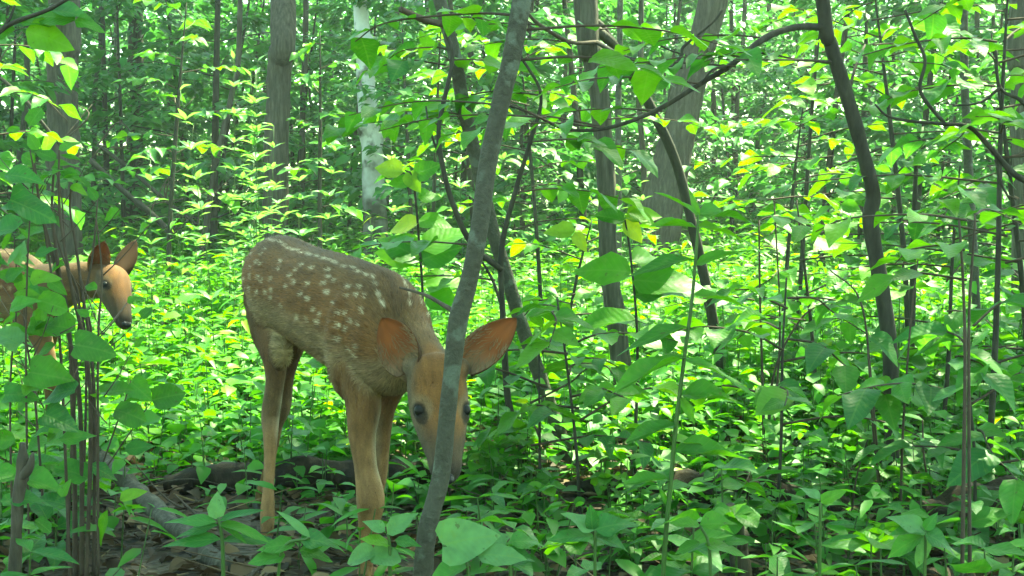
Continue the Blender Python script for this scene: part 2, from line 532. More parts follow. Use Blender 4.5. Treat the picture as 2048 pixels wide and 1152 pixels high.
def far_place(x, y):
    u = 1024 + x / y * F
    for lim, ph in ((230, "around the thick upper left trunk"), (480, "between the two left grey trunks"), (680, "around the straight grey trunk"), (940, "around the pale knotted trunk"),
                    (1170, "behind the smooth grey sapling"), (1460, "around the big leaning trunk"), (1780, "behind the curving right-hand tree")):
        if u < lim: return ph
    return "at the far right"

def near_place(x, y):
    u = 1024 + x / y * F
    far = y > 4.6
    for lim, ph, pf in ((330, "below the thin-stemmed shrub", "around the second fawn"), (700, "by the grazing fawn's hind legs", "behind the grazing fawn's rump"), (1000, "near the grazing fawn's forelegs", "behind the grazing fawn's shoulders"),
                        (1330, "left of the tall green herb", "around the dark furrowed trunk"), (1740, "between the tall herb and curving tree", "left of the curving tree, farther back")):
        if u < lim: return pf if far else ph
    return "right of the curving tree, farther back" if far else "right of the curving tree"

# ------------------------------------------------------------------ trees
def shade_crown_mesh(origin, blobs, n, size, mat=M_CANOPY, kind='ovate', name="shade_crown"):
    lm = LeafMass()
    tot = sum(b[3] * b[4] * b[5] for b in blobs)
    for (cx, cy_, cz, rx, ry, rz) in blobs:
        k = max(40, int(n * rx * ry * rz / tot))
        nc = max(6, k // 26)
        cc = rng.normal(0, .48, (nc, 3))
        idx = rng.integers(0, nc, k)
        p = cc[idx] + rng.normal(0, 1, (k, 3)) * np.array([.17, .17, .05])
        p = p * np.array([rx, ry, rz]) + np.array([cx, cy_, cz])
        d, nr = flat_dirs(k, .35, .2)
        lm.add(p, d, nr, rng.uniform(.7, 1.3, k) * size, rng.uniform(.9, 1.3, k), np.clip(rng.normal(.5, .22, k), 0, 1), kind, 3)
    return lm.mesh(name, mat, origin)

def add_shade_crown(root, blobs, n, size):  # unseen leaves above the frame, added and shaped to cast shade below
    o = link("shade_crown", shade_crown_mesh(root.location, blobs, n, size), root)
    o["kind"] = "stuff"
    return o

def tree(name, label, pix, widths, mat, cat="tree", group=None, sides=12, k=6, wob=.05, ridge=0, nridge=9, up=None, base=True, knots=()):
    """pix: (u, v, d) from the bottom up; widths in pixels at those points; up: world points that carry the trunk on above the frame."""
    pts = [P(*p) for p in pix]
    rad = [w * p[2] / F / 2 for w, p in zip(widths, pix)]
    if base:
        p0, p1 = pts[0], pts[1]
        g = p0.copy()
        if p0.z > 0.03:
            t = p0.z / max(p1.z - p0.z, .05)
            g = p0 - (p1 - p0) * min(t, .8)
        g.z = float(gz(g.x, g.y)) - .03
        pts = [g] + pts
        rad = [rad[0] * 1.12] + rad
    for (x, y, z, r) in (up or ()):
        pts.append(Vector((x, y, z))); rad.append(r)
    root = thing(name, label, cat, (pts[0].x, pts[0].y, float(gz(pts[0].x, pts[0].y))), group)
    mb = MB()
    mb.tube(pts, rad, sides, k, wob, ridge, nridge, knots=knots)
    mb.build("trunk", mat, root, root.location)
    return root

def branch(root, pix, widths, mat=None, sides=6, k=5, name="branch", wob=.06):
    pts = [P(*p) if not isinstance(p, Vector) else p for p in pix]
    d0 = [(p[2] if not isinstance(p, Vector) else p.y) for p in pix]
    rad = [w * d / F / 2 for w, d in zip(np.interp(np.linspace(0, 1, len(pts)), np.linspace(0, 1, len(widths)), widths), d0)]
    mb = MB()
    mb.tube(pts, rad, sides, k, wob)
    return mb.build(name, mat or M_TWIG, root, root.location)

def twig_leaves(root, pts, n, L, kind='ovate', col='green', both=True, spread=.5, twig_r=.0018, mat=None):
    """A thin twig along pts with n leaves set alternately, roughly level."""
    mb = MB()
    c = mb.tube(pts, [twig_r * 1.5, twig_r * .6], 5, 5, 0)
    mb.build("twig", mat or M_TWIG, root, root.location)
    for i in range(n):
        t = .25 + .75 * (i + .5) / n if n > 1 else 1
        f = t * (len(c) - 1)
        q = c[min(int(f), len(c) - 1)]
        ax = c[min(int(f) + 1, len(c) - 1)] - c[max(int(f) - 1, 0)]
        ax = Vector(ax).normalized()
        side = ax.cross(Vector((0, 0, 1)))
        if side.length < .2: side = Vector((math.cos(i * 2.4), math.sin(i * 2.4), 0))
        side.normalize()
        sg = 1 if i % 2 else -1
        d = side * sg * (1 - .25 * rnd.random()) + ax * rnd.uniform(.3, .9) + Vector((0, 0, rnd.uniform(-.35, .12)))
        nn = Vector((rnd.gauss(0, .25), rnd.gauss(0, .25) - .1, 1))
        cc = col if not isinstance(col, (list, tuple)) else rnd.choice(col)
        put_leaf(root, q, d, nn, L * rnd.uniform(.65, 1.15), kind, cc, rnd.uniform(.85, 1.2))

def arch(p0, az, length, rise, droop, n=4):
    out = []
    for i in range(n):
        t = i / (n - 1)
        out.append(Vector((p0[0] + math.cos(az) * length * t + rnd.uniform(-.02, .02), p0[1] + math.sin(az) * length * t, p0[2] + rise * t - droop * t * t)))
    return out

# ---- near saplings and trunks that single themselves out
t1 = tree("sapling", "smooth grey sapling stem crossing in front of the grazing fawn's face", [(846, 1152, 1.99), (855, 1060, 1.99), (880, 960, 2.0), (893, 850, 2.0), (904, 740, 2.0), (917, 640, 2.0), (938, 560, 2.0), (960, 450, 2.0), (975, 330, 2.01), (1005, 190, 2.02), (1040, 20, 2.03)],
          [41, 39, 37, 35, 35, 40, 36, 36, 37, 37, 38], M_BARK_SMOOTH, wob=.03, sides=14, up=[(.1, 2.1, 1.5, .013), (.3, 2.3, 2.4, .01), (.5, 2.6, 3.2, .005)])
branch(t1, [(918, 628, 2.0), (890, 612, 2.02), (850, 590, 2.06), (800, 575, 2.1)], [12, 5])
add_shade_crown(t1, [(.5, 2.7, 3.2, .9, .9, .7)], 1100, .10)
t2 = tree("sapling", "slim leaning sapling that slants behind the grey stem down to the right", [(1145, 935, 3.5), (1110, 840, 3.5), (1075, 740, 3.48), (1040, 640, 3.46), (1010, 540, 3.44), (985, 460, 3.42), (955, 330, 3.4), (925, 200, 3.38), (885, 20, 3.36)],
          [31, 29, 29, 28, 27, 28, 28, 28, 26], M_BARK_SMOOTH, wob=.03, up=[(-.4, 3.4, 1.9, .013), (-.7, 3.6, 3.2, .008)])
branch(t2, [(888, 48, 3.36), (850, 40, 3.3), (800, 18, 3.25)], [16, 12])
add_shade_crown(t2, [(-.6, 3.6, 3.3, 1.0, 1.0, .7)], 1300, .10)
t3 = tree("sapling", "thin dark crooked sapling beside the slanting stem", [(1050, 915, 3.3), (1030, 850, 3.3), (1015, 790, 3.3), (1006, 640, 3.28), (1003, 500, 3.26), (1030, 385, 3.25), (1060, 285, 3.24), (1082, 190, 3.23), (1040, 110, 3.2)],
          [15, 15, 15, 13, 12, 10, 9, 7, 6], M_BARK_DARK, sides=8)
branch(t3, [(1003, 540, 3.26), (945, 490, 3.24), (908, 415, 3.22), (885, 330, 3.2), (878, 250, 3.2), (905, 120, 3.2), (890, 60, 3.2)], [13, 8], M_BARK_DARK)
branch(t3, [(885, 330, 3.2), (860, 260, 3.2), (850, 200, 3.2)], [6, 3], M_BARK_DARK)
branch(t3, [(1003, 610, 3.27), (985, 560, 3.3), (965, 525, 3.3)], [8, 5], M_BARK_DARK)
t4 = tree("tree", "dark furrowed trunk right of centre that forks at the top", [(1250, 885, 3.86), (1245, 760, 3.86), (1232, 640, 3.86), (1217, 520, 3.86), (1214, 400, 3.86), (1204, 250, 3.86), (1188, 120, 3.86), (1172, 18, 3.86)],
          [46, 40, 39, 36, 35, 37, 42, 46], M_BARK, sides=22, k=10, ridge=.14, nridge=12, wob=.05, up=[(.18, 4.0, 2.2, .028), (.5, 3.9, 3.6, .018), (.9, 3.5, 5.0, .008)])
branch(t4, [(1180, 50, 3.85), (1230, 92, 3.9), (1265, 150, 3.95)], [20, 18], M_BARK)
branch(t4, [(1195, 84, 3.83), (1140, 84, 3.7), (1080, 50, 3.6), (1050, 20, 3.5)], [9, 7])
add_shade_crown(t4, [(.5, 3.0, 4.6, 1.2, .7, .7), (1.7, 3.0, 4.8, 1.1, .7, .7)], 2600, .12)
t5 = tree("leaning_stem", "thin brown stem leaning left from the herbs up to the forked trunk", [(1470, 850, 4.1), (1440, 720, 4.1), (1410, 560, 4.08), (1378, 425, 4.06), (1352, 325, 4.04), (1310, 232, 4.0), (1255, 132, 3.96), (1205, 60, 3.92), (1170, 0, 3.9)],
          [20, 22, 22, 20, 20, 21, 22, 20, 18], M_BARK_DARK, sides=9, up=[(.1, 3.9, 1.6, .01)])
t6 = tree("tree", "smooth dark curving tree on the right with a long branch to the left", [(1786, 1000, 3.15), (1782, 850, 3.15), (1780, 700, 3.15), (1762, 570, 3.15), (1741, 440, 3.15), (1746, 385, 3.15), (1722, 290, 3.14), (1690, 180, 3.13), (1662, 90, 3.12), (1648, 20, 3.1)],
          [31, 29, 31, 31, 32, 29, 28, 29, 28, 29], M_BARK_DARK, sides=14, wob=.05, up=[(.62, 3.05, 1.6, .016), (.7, 3.0, 2.8, .012), (1.0, 2.9, 4.0, .006)])
branch(t6, [(1650, 55, 3.11), (1595, 54, 3.05), (1530, 76, 3.0), (1462, 130, 2.96), (1400, 168, 2.93), (1310, 222, 2.9), (1215, 256, 2.88), (1130, 258, 2.86), (1060, 225, 2.84), (1010, 210, 2.82)], [16, 13, 10, 7, 4], M_BARK_DARK)
branch(t6, [(1455, 133, 2.96), (1425, 140, 2.9), (1405, 165, 2.88)], [7, 4], M_BARK_DARK)
branch(t6, [(1215, 256, 2.88), (1120, 236, 2.9), (1060, 228, 2.94), (1000, 200, 2.98), (960, 195, 3.0)], [5, 3])
branch(t6, [(1130, 258, 2.86), (1080, 235, 2.8), (1020, 205, 2.78)], [5, 2.5])
branch(t6, [(1664, 124, 3.12), (1600, 120, 3.0), (1520, 120, 2.9), (1440, 118, 2.8)], [6, 3])
branch(t6, [(1700, 175, 3.13), (1712, 130, 3.2), (1730, 90, 3.3)], [7, 4])
add_shade_crown(t6, [(1.1, 2.9, 3.7, 1.1, .8, .6), (2.1, 3.0, 4.0, 1.1, .8, .6)], 2800, .11)
dead = thing("dead_branch", "thin dead branch arching between the two central trunks", "branch", P(1368, 150, 3.4))
for pp, ww in (([(1195, 85, 3.8), (1245, 112, 3.6), (1300, 126, 3.5), (1340, 134, 3.4), (1362, 112, 3.4), (1366, 95, 3.4), (1395, 70, 3.4), (1430, 40, 3.4), (1445, 20, 3.4)], [9, 7, 6, 5]),
               ([(1362, 112, 3.4), (1362, 138, 3.4)], [7, 6]),
               ([(1290, 75, 3.4), (1340, 100, 3.45), (1420, 125, 3.5)], [4, 3])):
    branch(dead, pp, ww, M_BARK_DARK)

# ---- larger trunks farther back
t7 = tree("tree", "big furrowed grey trunk leaning right in the background", [(1318, 440, 9.2), (1345, 320, 9.2), (1372, 200, 9.2), (1400, 90, 9.2), (1424, 10, 9.2)], [86, 70, 63, 58, 54], M_BARK, sides=40, k=14, ridge=.16, nridge=22, wob=.03,
          up=[(1.9, 9.4, 4.5, .09), (3.0, 8.8, 8.5, .06), (4.9, 7.4, 14, .03)])
add_shade_crown(t7, [(4.9, 7.3, 14.0, 2.0, 1.3, 1.4), (4.0, 8.3, 13.8, 1.1, .8, .9), (3.4, 8.0, 13.2, .8, .8, .7)], 3600, .17)  # pushed forward out of view, extra blobs added to shade the grazing fawn
t8 = tree("tree", "pale grey bark trunk with dark knots left of centre", [(752, 470, 9.0), (748, 390, 9.0), (744, 300, 9.0), (737, 240, 9.0), (731, 150, 9.0), (727, 80, 9.0), (722, 10, 9.0)], [50, 46, 42, 40, 36, 33, 30], M_BARK_PALE, sides=26, k=9, wob=.04,
          knots=((31, 4.2, 2.2, .05), (34, 1.2, 2.0, .03), (52, 3.0, 2.5, .04), (47, 5.0, 2.5, .03)), up=[(-1.0, 9.0, 3.6, .05), (-.8, 10.2, 7.0, .03), (.9, 14.0, 11, .015)])
add_shade_crown(t8, [(1.0, 14.2, 11, 2.2, 2.0, 1.4)], 4600, .16)  # set far off its trunk, out of view, to darken the left background
t9 = tree("tree", "thick grey furrowed trunk at the upper left", [(128, 400, 9.4), (126, 280, 9.4), (125, 180, 9.4), (126, 100, 9.4), (128, 10, 9.4)], [66, 60, 57, 58, 60], M_BARK, sides=36, k=12, ridge=.13, nridge=16, wob=.05,
          up=[(-3.0, 9.4, 4.5, .08), (-2.8, 9.6, 8.5, .05), (-2.7, 9.7, 10.5, .03)])
add_shade_crown(t9, [(-2.7, 9.8, 10.2, 2.6, 2.4, 1.5)], 2600, .17)
t10 = tree("tree", "straight grey trunk standing left of the pale knotted trunk", [(552, 330, 9.6), (556, 200, 9.6), (560, 110, 9.6), (566, 10, 9.6)], [48, 47, 47, 48], M_BARK, sides=30, k=12, ridge=.12, nridge=14, wob=.04,
           up=[(-1.8, 11, 5, .08), (-1.5, 11.2, 9, .05), (-.8, 12.2, 11, .03)])
add_shade_crown(t10, [(-.7, 12.3, 10.8, 2.2, 2.2, 1.4)], 5000, .17)  # unseen, shifted and thickened to shade the background at left
t11 = tree("tree", "dim grey trunk in the shade behind the dead leaning branches", [(266, 430, 13), (268, 340, 13), (271, 240, 13), (272, 20, 13)], [36, 33, 31, 28], M_BARK, sides=18, k=8, ridge=.1, wob=.05, up=[(-3.3, 13, 6, .05), (-1.5, 14, 9, .04), (.3, 15, 11.5, .02)])
add_shade_crown(t11, [(.4, 15, 11.5, 2.6, 2.3, 1.4)], 5600, .17)  # unseen, moved well right of its trunk for the shadow it throws
t12 = tree("tree", "dark trunk half cut off by the right edge of the picture", [(2046, 440, 6.2), (2044, 300, 6.2), (2043, 150, 6.2), (2042, 10, 6.2)], [40, 40, 42, 42], M_BARK, sides=24, k=8, ridge=.1, nridge=12, wob=.04, up=[(2.4, 6.3, 3.5, .035), (3.6, 6.4, 5.4, .02), (4.6, 6.4, 6.5, .012)])
add_shade_crown(t12, [(4.6, 6.4, 6.5, 1.2, 1.2, .9)], 1500, .14)
t13 = tree("pole_tree", "straight thin grey trunk at the far right behind the twin green stems", [(1957, 700, 5.0), (1950, 560, 5.0), (1943, 440, 5.0), (1933, 250, 5.0), (1928, 20, 5.0)], [17, 17, 18, 17, 15], M_BARK_SMOOTH, sides=10, up=[(1.55, 5, 3.2, .012)])
t14 = tree("pole_tree", "thin dark upright stem close behind the curving right-hand tree", [(1818, 800, 4.2), (1822, 700, 4.2), (1826, 560, 4.2), (1828, 440, 4.2), (1832, 330, 4.2)], [15, 14, 13, 11, 8], M_BARK_DARK, sides=8)

FAR = [  # u at horizon level, distance, width px, lean px, material
    (600, 12, 16, 12, 0), (768, 14, 16, 26, 1), (410, 10, 15, 70, 0), (182, 12, 12, 20, 1), (235, 15, 10, -5, 0), (1236, 8, 16, 4, 1), (1290, 10, 15, -8, 0),
    (1500, 14, 18, 40, 0), (1605, 16, 12, 6, 0), (1640, 18, 20, 10, 1), (1560, 20, 30, -15, 0), (1460, 13, 12, 30, 0), (1115, 14, 12, 20, 0), (860, 16, 14, -6, 1), (660, 18, 20, 6, 0),
    (480, 17, 16, -10, 1), (330, 19, 18, 14, 0), (30, 11, 15, 22, 1), (60, 16, 18, -18, 0), (1990, 11, 14, -36, 0), (1720, 15, 14, 18, 0), (1790, 19, 20, 8, 1), (1350, 21, 22, 12, 0), (1030, 19, 18, -8, 0), (820, 22, 16, 10, 1),
    (1180, 23, 24, -10, 0), (560, 25, 26, 10, 1), (1930, 22, 24, 10, 0), (400, 26, 26, 6, 0), (150, 23, 22, -12, 1), (1690, 25, 26, 12, 0)]
for (u, d, w, lean, mi) in FAR:
    tree("distant_tree", "thin distant trunk " + far_place((u - 1024) / F * d, d), [(u, 470, d), (u + lean * .3, 330, d), (u + lean * .75 + rnd.uniform(-8, 8), 180, d), (u + lean, 10, d)], [w * .9, w * .8, w * .75, w * .7], (M_BARK, M_BARK_SMOOTH)[mi],
         group="thin trunks deep in the wood", sides=9, k=4, wob=.1, up=[(P(u + lean * 1.3, 0, d).x, d, 5.5, w * d / F / 3)])

# dead leaning branches, upper left
for i, (pp, ww, lb) in enumerate((([(180, 320, 8.5), (245, 380, 8.5), (300, 425, 8.5), (345, 470, 8.5)], [12, 13, 14], "dead pole leaning down to the right past the shaded grey trunk"),
                                  ([(195, 290, 9), (250, 330, 9), (330, 400, 9), (395, 450, 9)], [8, 9, 9], "thinner dead pole lying above the leaning dead pole"),
                                  ([(0, 155, 6.5), (50, 200, 6.5), (80, 240, 6.5), (120, 290, 6.5)], [8, 10, 7], "dark dead limb slanting down across the thick upper left trunk"))):
    root = thing("dead_branch", lb, "branch", P(*pp[-1]))
    branch(root, pp, ww, M_BARK_DARK)
    for q in range(5):
        a = pp[rnd.randrange(len(pp))]
        branch(root, [a, (a[0] + rnd.uniform(-10, 60), a[1] + rnd.uniform(-70, 10), a[2]), (a[0] + rnd.uniform(20, 110), a[1] + rnd.uniform(-110, 20), a[2] + .1)], [4, 1.8], name="twig")

# ------------------------------------------------------------------ understory trees (background foliage in level sprays)
def understory_proto(h, nb, nl, size, reach, seedtint, low=.12):
    """Returns trunk and foliage meshes about the origin."""
    mb = MB()
    lx, ly = rng.normal(0, .12, 2)
    pts = [Vector((0, 0, -.05)), Vector((lx * .4, ly * .4, h * .35)), Vector((lx, ly, h * .7)), Vector((lx * 1.6, ly * 1.5, h))]
    c = mb.tube(pts, [.006 * h + .006, .0045 * h + .004, .003 * h + .003, .003], 7, 6, .06)
    lm = LeafMass()
    for i in range(nb):
        t = low + (1 - low) * (i + rng.uniform(0, .8)) / nb
        q = c[min(int(t * (len(c) - 1)), len(c) - 1)]
        az = i * 2.4 + rng.uniform(-.5, .5)
        L = reach * (1.1 - .65 * t) * rng.uniform(.6, 1.15)
        dr = np.array([math.cos(az), math.sin(az), 0])
        sd = np.array([-math.sin(az), math.cos(az), 0])
        rise = rng.uniform(.0, .35) * L
        b = [Vector(q), Vector(q + dr * L * .5 + np.array([0, 0, rise * .7])), Vector(q + dr * L + np.array([0, 0, rise - .1 * L]))]
        mb.tube(b, [.007 * (1.2 - t), .0015], 4, 3, 0, cap=False)
        k = int(nl / nb)
        s = rng.uniform(.2, 1.02, k)
        lat = rng.uniform(-1, 1, k) * L * .42 * (1.15 - s)
        pos = q + dr * (L * s)[:, None] + sd * lat[:, None] + np.array([0, 0, 1.0]) * (rise * 1.4 * s - (rise * .4 + .1 * L) * s * s + rng.normal(0, .025, k) - .12 * np.abs(lat))[:, None]
        d = dr * rng.uniform(.2, 1, k)[:, None] + sd * (np.sign(lat) * rng.uniform(.2, 1, k))[:, None] + np.array([0, 0, 1.0]) * rng.normal(-.15, .2, k)[:, None]
        nr = np.stack([rng.normal(0, .3, k), rng.normal(0, .3, k), np.ones(k)], 1)
        lm.add(pos, d, nr, rng.uniform(.65, 1.3, k) * size, rng.uniform(.9, 1.35, k), np.clip(rng.normal(seedtint, .2, k), 0, 1), 'ovate', 3)
    a = mb.build("trunk", M_BARK_DARK)
    me_t = a.data
    bpy.data.objects.remove(a)
    return me_t, lm.mesh("foliage", M_FOLIAGE)

PROTO = [understory_proto(3.6, 22, 1500, .085, 1.15, .45), understory_proto(3.0, 18, 1200, .095, 1.05, .6), understory_proto(4.2, 26, 1800, .08, 1.3, .4),
         understory_proto(2.2, 14, 800, .075, .8, .65), understory_proto(1.6, 12, 600, .07, .7, .7), understory_proto(3.2, 22, 1500, .07, 1.1, .3)]

def place_understory(x, y, k, s=1.0):
    root = thing("understory_tree", ("tall leafy understory tree ", "leafy understory tree ", "tall dense understory tree ", "low leafy understory tree ", "bushy low understory tree ", "dark green understory tree ")[k] + far_place(x, y), "tree", gp(x, y), "understory trees behind the clearing")
    for nm, me in zip(("trunk", "foliage"), PROTO[k]):
        o = link(nm, me, root)
        if nm == "foliage": o["kind"] = "stuff"
    root.rotation_euler.z = rnd.uniform(0, 6.28)
    root.scale = (s, s, s)
    return root

spots = []
tries = 0
while len(spots) < 104 and tries < 6000:
    tries += 1
    y = rnd.uniform(7.6, 17.0)
    u = rnd.uniform(-250, 2300)
    x = (u - 1024) / F * y
    if y < 8.6 and (650 < u < 850 or 1270 < u < 1450 or 60 < u < 180 or 500 < u < 620): continue
    if y < 9.8 and 250 < u < 1900 and rnd.random() < .9: continue
    if y < 10.6 and (330 < u < 820 or -60 < u < 300 or 1180 < u < 1480): continue
    if any((x - a) ** 2 + (y - b) ** 2 < .55 ** 2 for a, b in spots): continue
    spots.append((x, y))
for (x, y) in spots:
    k = rnd.choice((0, 1, 2, 3, 5)) if y > 9 else rnd.choice((3, 4, 1, 5))
    place_understory(x, y, k, rnd.uniform(.85, 1.15))

# ------------------------------------------------------------------ woods all round, beyond what can be told apart
def far_woods():
    lm = LeafMass()
    def clumps(n, per, fx, fy, fz, size, ns=3):
        x, y = fx(n), fy(n)
        z = fz(n)
        idx = np.repeat(np.arange(n), per)
        k = len(idx)
        p = np.stack([x[idx] + rng.normal(0, .42, k), y[idx] + rng.normal(0, .42, k), z[idx] + rng.normal(0, .13, k)], 1)
        d, nr = flat_dirs(k, .3, .15)
        tint = np.clip(rng.normal(.5, .18, n)[idx] + rng.normal(0, .14, k), 0, 1)
        lm.add(p, d, nr, rng.uniform(.7, 1.3, k) * size, rng.uniform(1, 1.4, k), tint, 'ovate', ns)
    U = rng.uniform
    for (y0, y1, n, zz, size) in ((15, 20, 1250, 4.0, .115), (20, 27, 1600, 5.2, .145), (27, 40, 2000, 7.0, .20)):
        yy = U(y0, y1, n)
        clumps(n, 34, lambda k: U(-.70, .70, k) * (yy + 2), lambda k: yy, lambda k: U(.1, zz, k), size)
    # unseen sides and behind the camera, coarser, thickened to darken the foreground
    for (r0, r1, n, z0, z1, size) in ((5, 15, 1250, .2, 9.0, .22),):
        ang = U(math.radians(118), math.radians(422), n)
        rr = U(r0, r1, n)
        clumps(n, 26, lambda k: np.cos(ang) * rr * 1.1, lambda k: np.sin(ang) * rr + 1.0, lambda k: U(z0, z1, k), size)
    tag(link("far_woods", lm.mesh("far_woods", M_FOLIAGE)), "mass of leaves in the depth of the wood", "woods", kind="stuff")
far_woods()

# ------------------------------------------------------------------ damp summer air
def build_haze(x0, x1, y0, y1, z0, z1, density):
    mb = MB()
    V = [(x, y, z) for z in (z0, z1) for y in (y0, y1) for x in (x0, x1)]
    mb.add(V, [(0, 2, 3, 1), (4, 5, 7, 6), (0, 1, 5, 4), (2, 6, 7, 3), (0, 4, 6, 2), (1, 3, 7, 5)])
    m, nt, out = nodes("haze")
    pv = nt.nodes.new("ShaderNodeVolumePrincipled")
    pv.inputs["Color"].default_value = (0.90, 0.97, 0.94, 1)
    pv.inputs["Density"].default_value = density
    pv.inputs["Anisotropy"].default_value = 0.35
    nt.links.new(pv.outputs[0], out.inputs["Volume"])
    tag(mb.build("haze", m, smooth=False), "thin bright haze between the trees", "haze", kind="stuff")
build_haze(-48, 48, -33, 63, -1.1, 20, 0.0021)

# ------------------------------------------------------------------ herb layer
def lit(x, y): return 1.0

def ground_cover():
    lm = LeafMass()
    st = LeafMass()
    def band(n, y0, y1, h0, h1, L0, L1, nl, kind, tint, ns=3, dens=None, wid=(.9, 1.3)):
        y = np.sqrt(rng.uniform(y0 ** 2, y1 ** 2, n)); x = rng.uniform(-.5, .5, n) * (0.80 * y + .5)
        if dens is not None:
            keep = rng.uniform(0, 1, n) < dens(x, y)
            x, y = x[keep], y[keep]; n = len(x)
        h = rng.uniform(h0, h1, n) * (.6 + .55 * clump(x, y))
        g = gz(x, y)
        lean = rng.normal(0, .12, (n, 2)) * h[:, None]
        a = np.stack([x, y, g - .01], 1)
        b = np.stack([x + lean[:, 0], y + lean[:, 1], g + h], 1)
        st.stems(a, b, rng.uniform(.0012, .0025, n), rng.uniform(.0007, .0014, n), rng.uniform(0, 1, n))
        az0 = rng.uniform(0, 6.28, n)
        pt = np.clip(rng.normal(tint, .15, n), 0, .98)
        for j in range(nl):
            t = 1 - .75 * (j // 2) / max(1, nl // 2) * rng.uniform(.7, 1.2, n)
            t = np.clip(t, .2, 1)
            az = az0 + j * (math.pi if j % 2 else 0) + (j // 2) * 1.57 + rng.normal(0, .3, n)
            L = rng.uniform(L0, L1, n) * (0.7 + .45 * (1 - t) + .15)
            pos = a + (b - a) * t[:, None] + np.stack([np.cos(az), np.sin(az), np.zeros(n)], 1) * (L * .12)[:, None]
            d = np.stack([np.cos(az), np.sin(az), rng.normal(.05, .28, n)], 1)
            nr = np.stack([rng.normal(0, .28, n), rng.normal(0, .28, n), np.ones(n)], 1)
            tt = np.clip(pt + rng.normal(0, .12, n), 0, 1)
            lm.add(pos, d, nr, L, rng.uniform(*wid, n), tt, kind, ns)
    clump = lambda x, y: np.clip(.55 + .5 * np.sin(x * 2.7 + 1.3 * np.sin(y * 1.9)) * np.sin(y * 2.3 + 1.1 * np.sin(x * 1.7)) + .25 * np.sin(x * 6.1 + y * 4.7), .12, 1)
    def bare(x, y):
        u = 1024 + x / y * F
        pole = (u > 150) & (u < 500) & (y < 3.3) & (y < 3.55 - (u - 150) * .0022)
        logf = (u > 360) & (u < 720) & (y > 2.6) & (y < 3.2)
        return np.where(pole, .30, np.where(logf, .5, 1.0))
    near = lambda x, y: bare(x, y) * np.clip((y - 2.9) / 1.2, .07, 1) * np.where((np.abs(x + .25) < .5) & (y < 2.9), .35, 1)
    band(2300, 2.45, 5.0, .05, .22, .035, .065, 6, 'ovate', .45, 4, near)
    band(1500, 2.9, 6.0, .10, .27, .04, .075, 7, 'ovate', .55, 4, near)
    band(7600, 4.4, 11, .10, .36, .042, .08, 6, 'ovate', .55, 3, clump)
    band(900, 4.0, 9.5, .2, .5, .06, .10, 9, 'lance', .75, 3, lambda x, y: clump(x + 3, y))
    band(900, 3.2, 9, .12, .36, .05, .09, 8, 'lance', .6, 3, near)
    band(700, 3.0, 9, .1, .3, .04, .07, 4, 'round', .7, 4, near)
    band(330, 2.5, 3.4, .03, .12, .025, .055, 6, 'ovate', .4, 4, bare)
    band(170, 2.3, 3.3, .04, .16, .05, .10, 5, 'lance', .4, 4, bare)
    band(2600, 10, 17, .2, .6, .08, .13, 6, 'ovate', .5, 3)
    print("cover leaves", sum(len(v) for v in lm.V))
    tag(link("ground_cover", lm.mesh("ground_cover", M_COVER)), "dense low green herbs carpeting the forest floor", "ground cover", kind="stuff")
    tag(link("herb_stalks", st.mesh("herb_stalks", M_STALK)), "thin green stalks of the low herb carpet", "ground cover", kind="stuff")
ground_cover()

# individual plants --------------------------------------------------
def copy_plant(proto, loc, rz, s, label=None):
    r = proto.copy(); COL.objects.link(r)
    r.location = loc; r.rotation_euler = (0, 0, rz); r.scale = (s, s, s)
    if label: r["label"] = label
    for ch in proto.children:
        c = ch.copy(); COL.objects.link(c); c.parent = r
    return r

def herb_proto(name, label, cat, group, h, nl, L, kind, col, whorl=2, upright=.1, stemmat=None):
    root = thing(name, label, cat, (0, 0, 0), group)
    mb = MB()
    lx, ly = rnd.uniform(-.1, .1) * h, rnd.uniform(-.1, .1) * h
    c = mb.tube([Vector((0, 0, -.02)), Vector((lx * .3, ly * .3, h * .5)), Vector((lx, ly, h))], [.0028, .0012], 5, 5, 0)
    mb.build("stem", stemmat or M_STALK, root)
    for i in range(nl):
        t = 1 - (i // whorl) / max(1, math.ceil(nl / whorl)) * .8
        q = c[min(int(t * (len(c) - 1)), len(c) - 1)]
        az = (i % whorl) * 2 * math.pi / whorl + (i // whorl) * 1.4 + rnd.uniform(-.35, .35)
        d = Vector((math.cos(az), math.sin(az), rnd.uniform(-.25, .3) + upright))
        put_leaf(root, q, d, Vector((rnd.gauss(0, .15), rnd.gauss(0, .15), 1)), L * (0.6 + .6 * (1 - abs(t - .55))) * rnd.uniform(.8, 1.15), kind, col, rnd.uniform(.85, 1.2))
    return root

def scatter(protos, spots_, smin=.8, smax=1.2, place=near_place):
    used, labels = set(), {}
    for (x, y) in spots_:
        p = rnd.choice(protos)
        s = rnd.uniform(smin, smax)
        lab = p["label"] if p.name not in used else labels[p.name]
        if p.name not in used:
            used.add(p.name)
            labels[p.name] = lab
            p["label"] = lab + " " + place(x, y)
            p.location = gp(x, y); p.rotation_euler.z = rnd.uniform(0, 6.28); p.scale = (s, s, s)
        else:
            copy_plant(p, gp(x, y), rnd.uniform(0, 6.28), s, lab + " " + place(x, y))
    for p in protos:
        if p.name not in used:
            for ch in list(p.children): bpy.data.objects.remove(ch)
            bpy.data.objects.remove(p)

def wedge(n, y0, y1, u0, u1, mind=.1, avoid=None):
    out, k = [], 0
    while len(out) < n and k < n * 60:
        k += 1
        y = math.sqrt(rnd.uniform(y0 * y0, y1 * y1)); u = rnd.uniform(u0, u1)
        x = (u - 1024) / F * y
        if avoid and avoid(x, y, u): continue
        if any((x - a) ** 2 + (y - b) ** 2 < mind * mind for a, b in out): continue
        out.append((x, y))
    return out

def fawn_zone(x, y, u):
    return (430 < u < 960 and 2.3 < y < 3.1) or (u < 330 and 3.7 < y < 4.5)

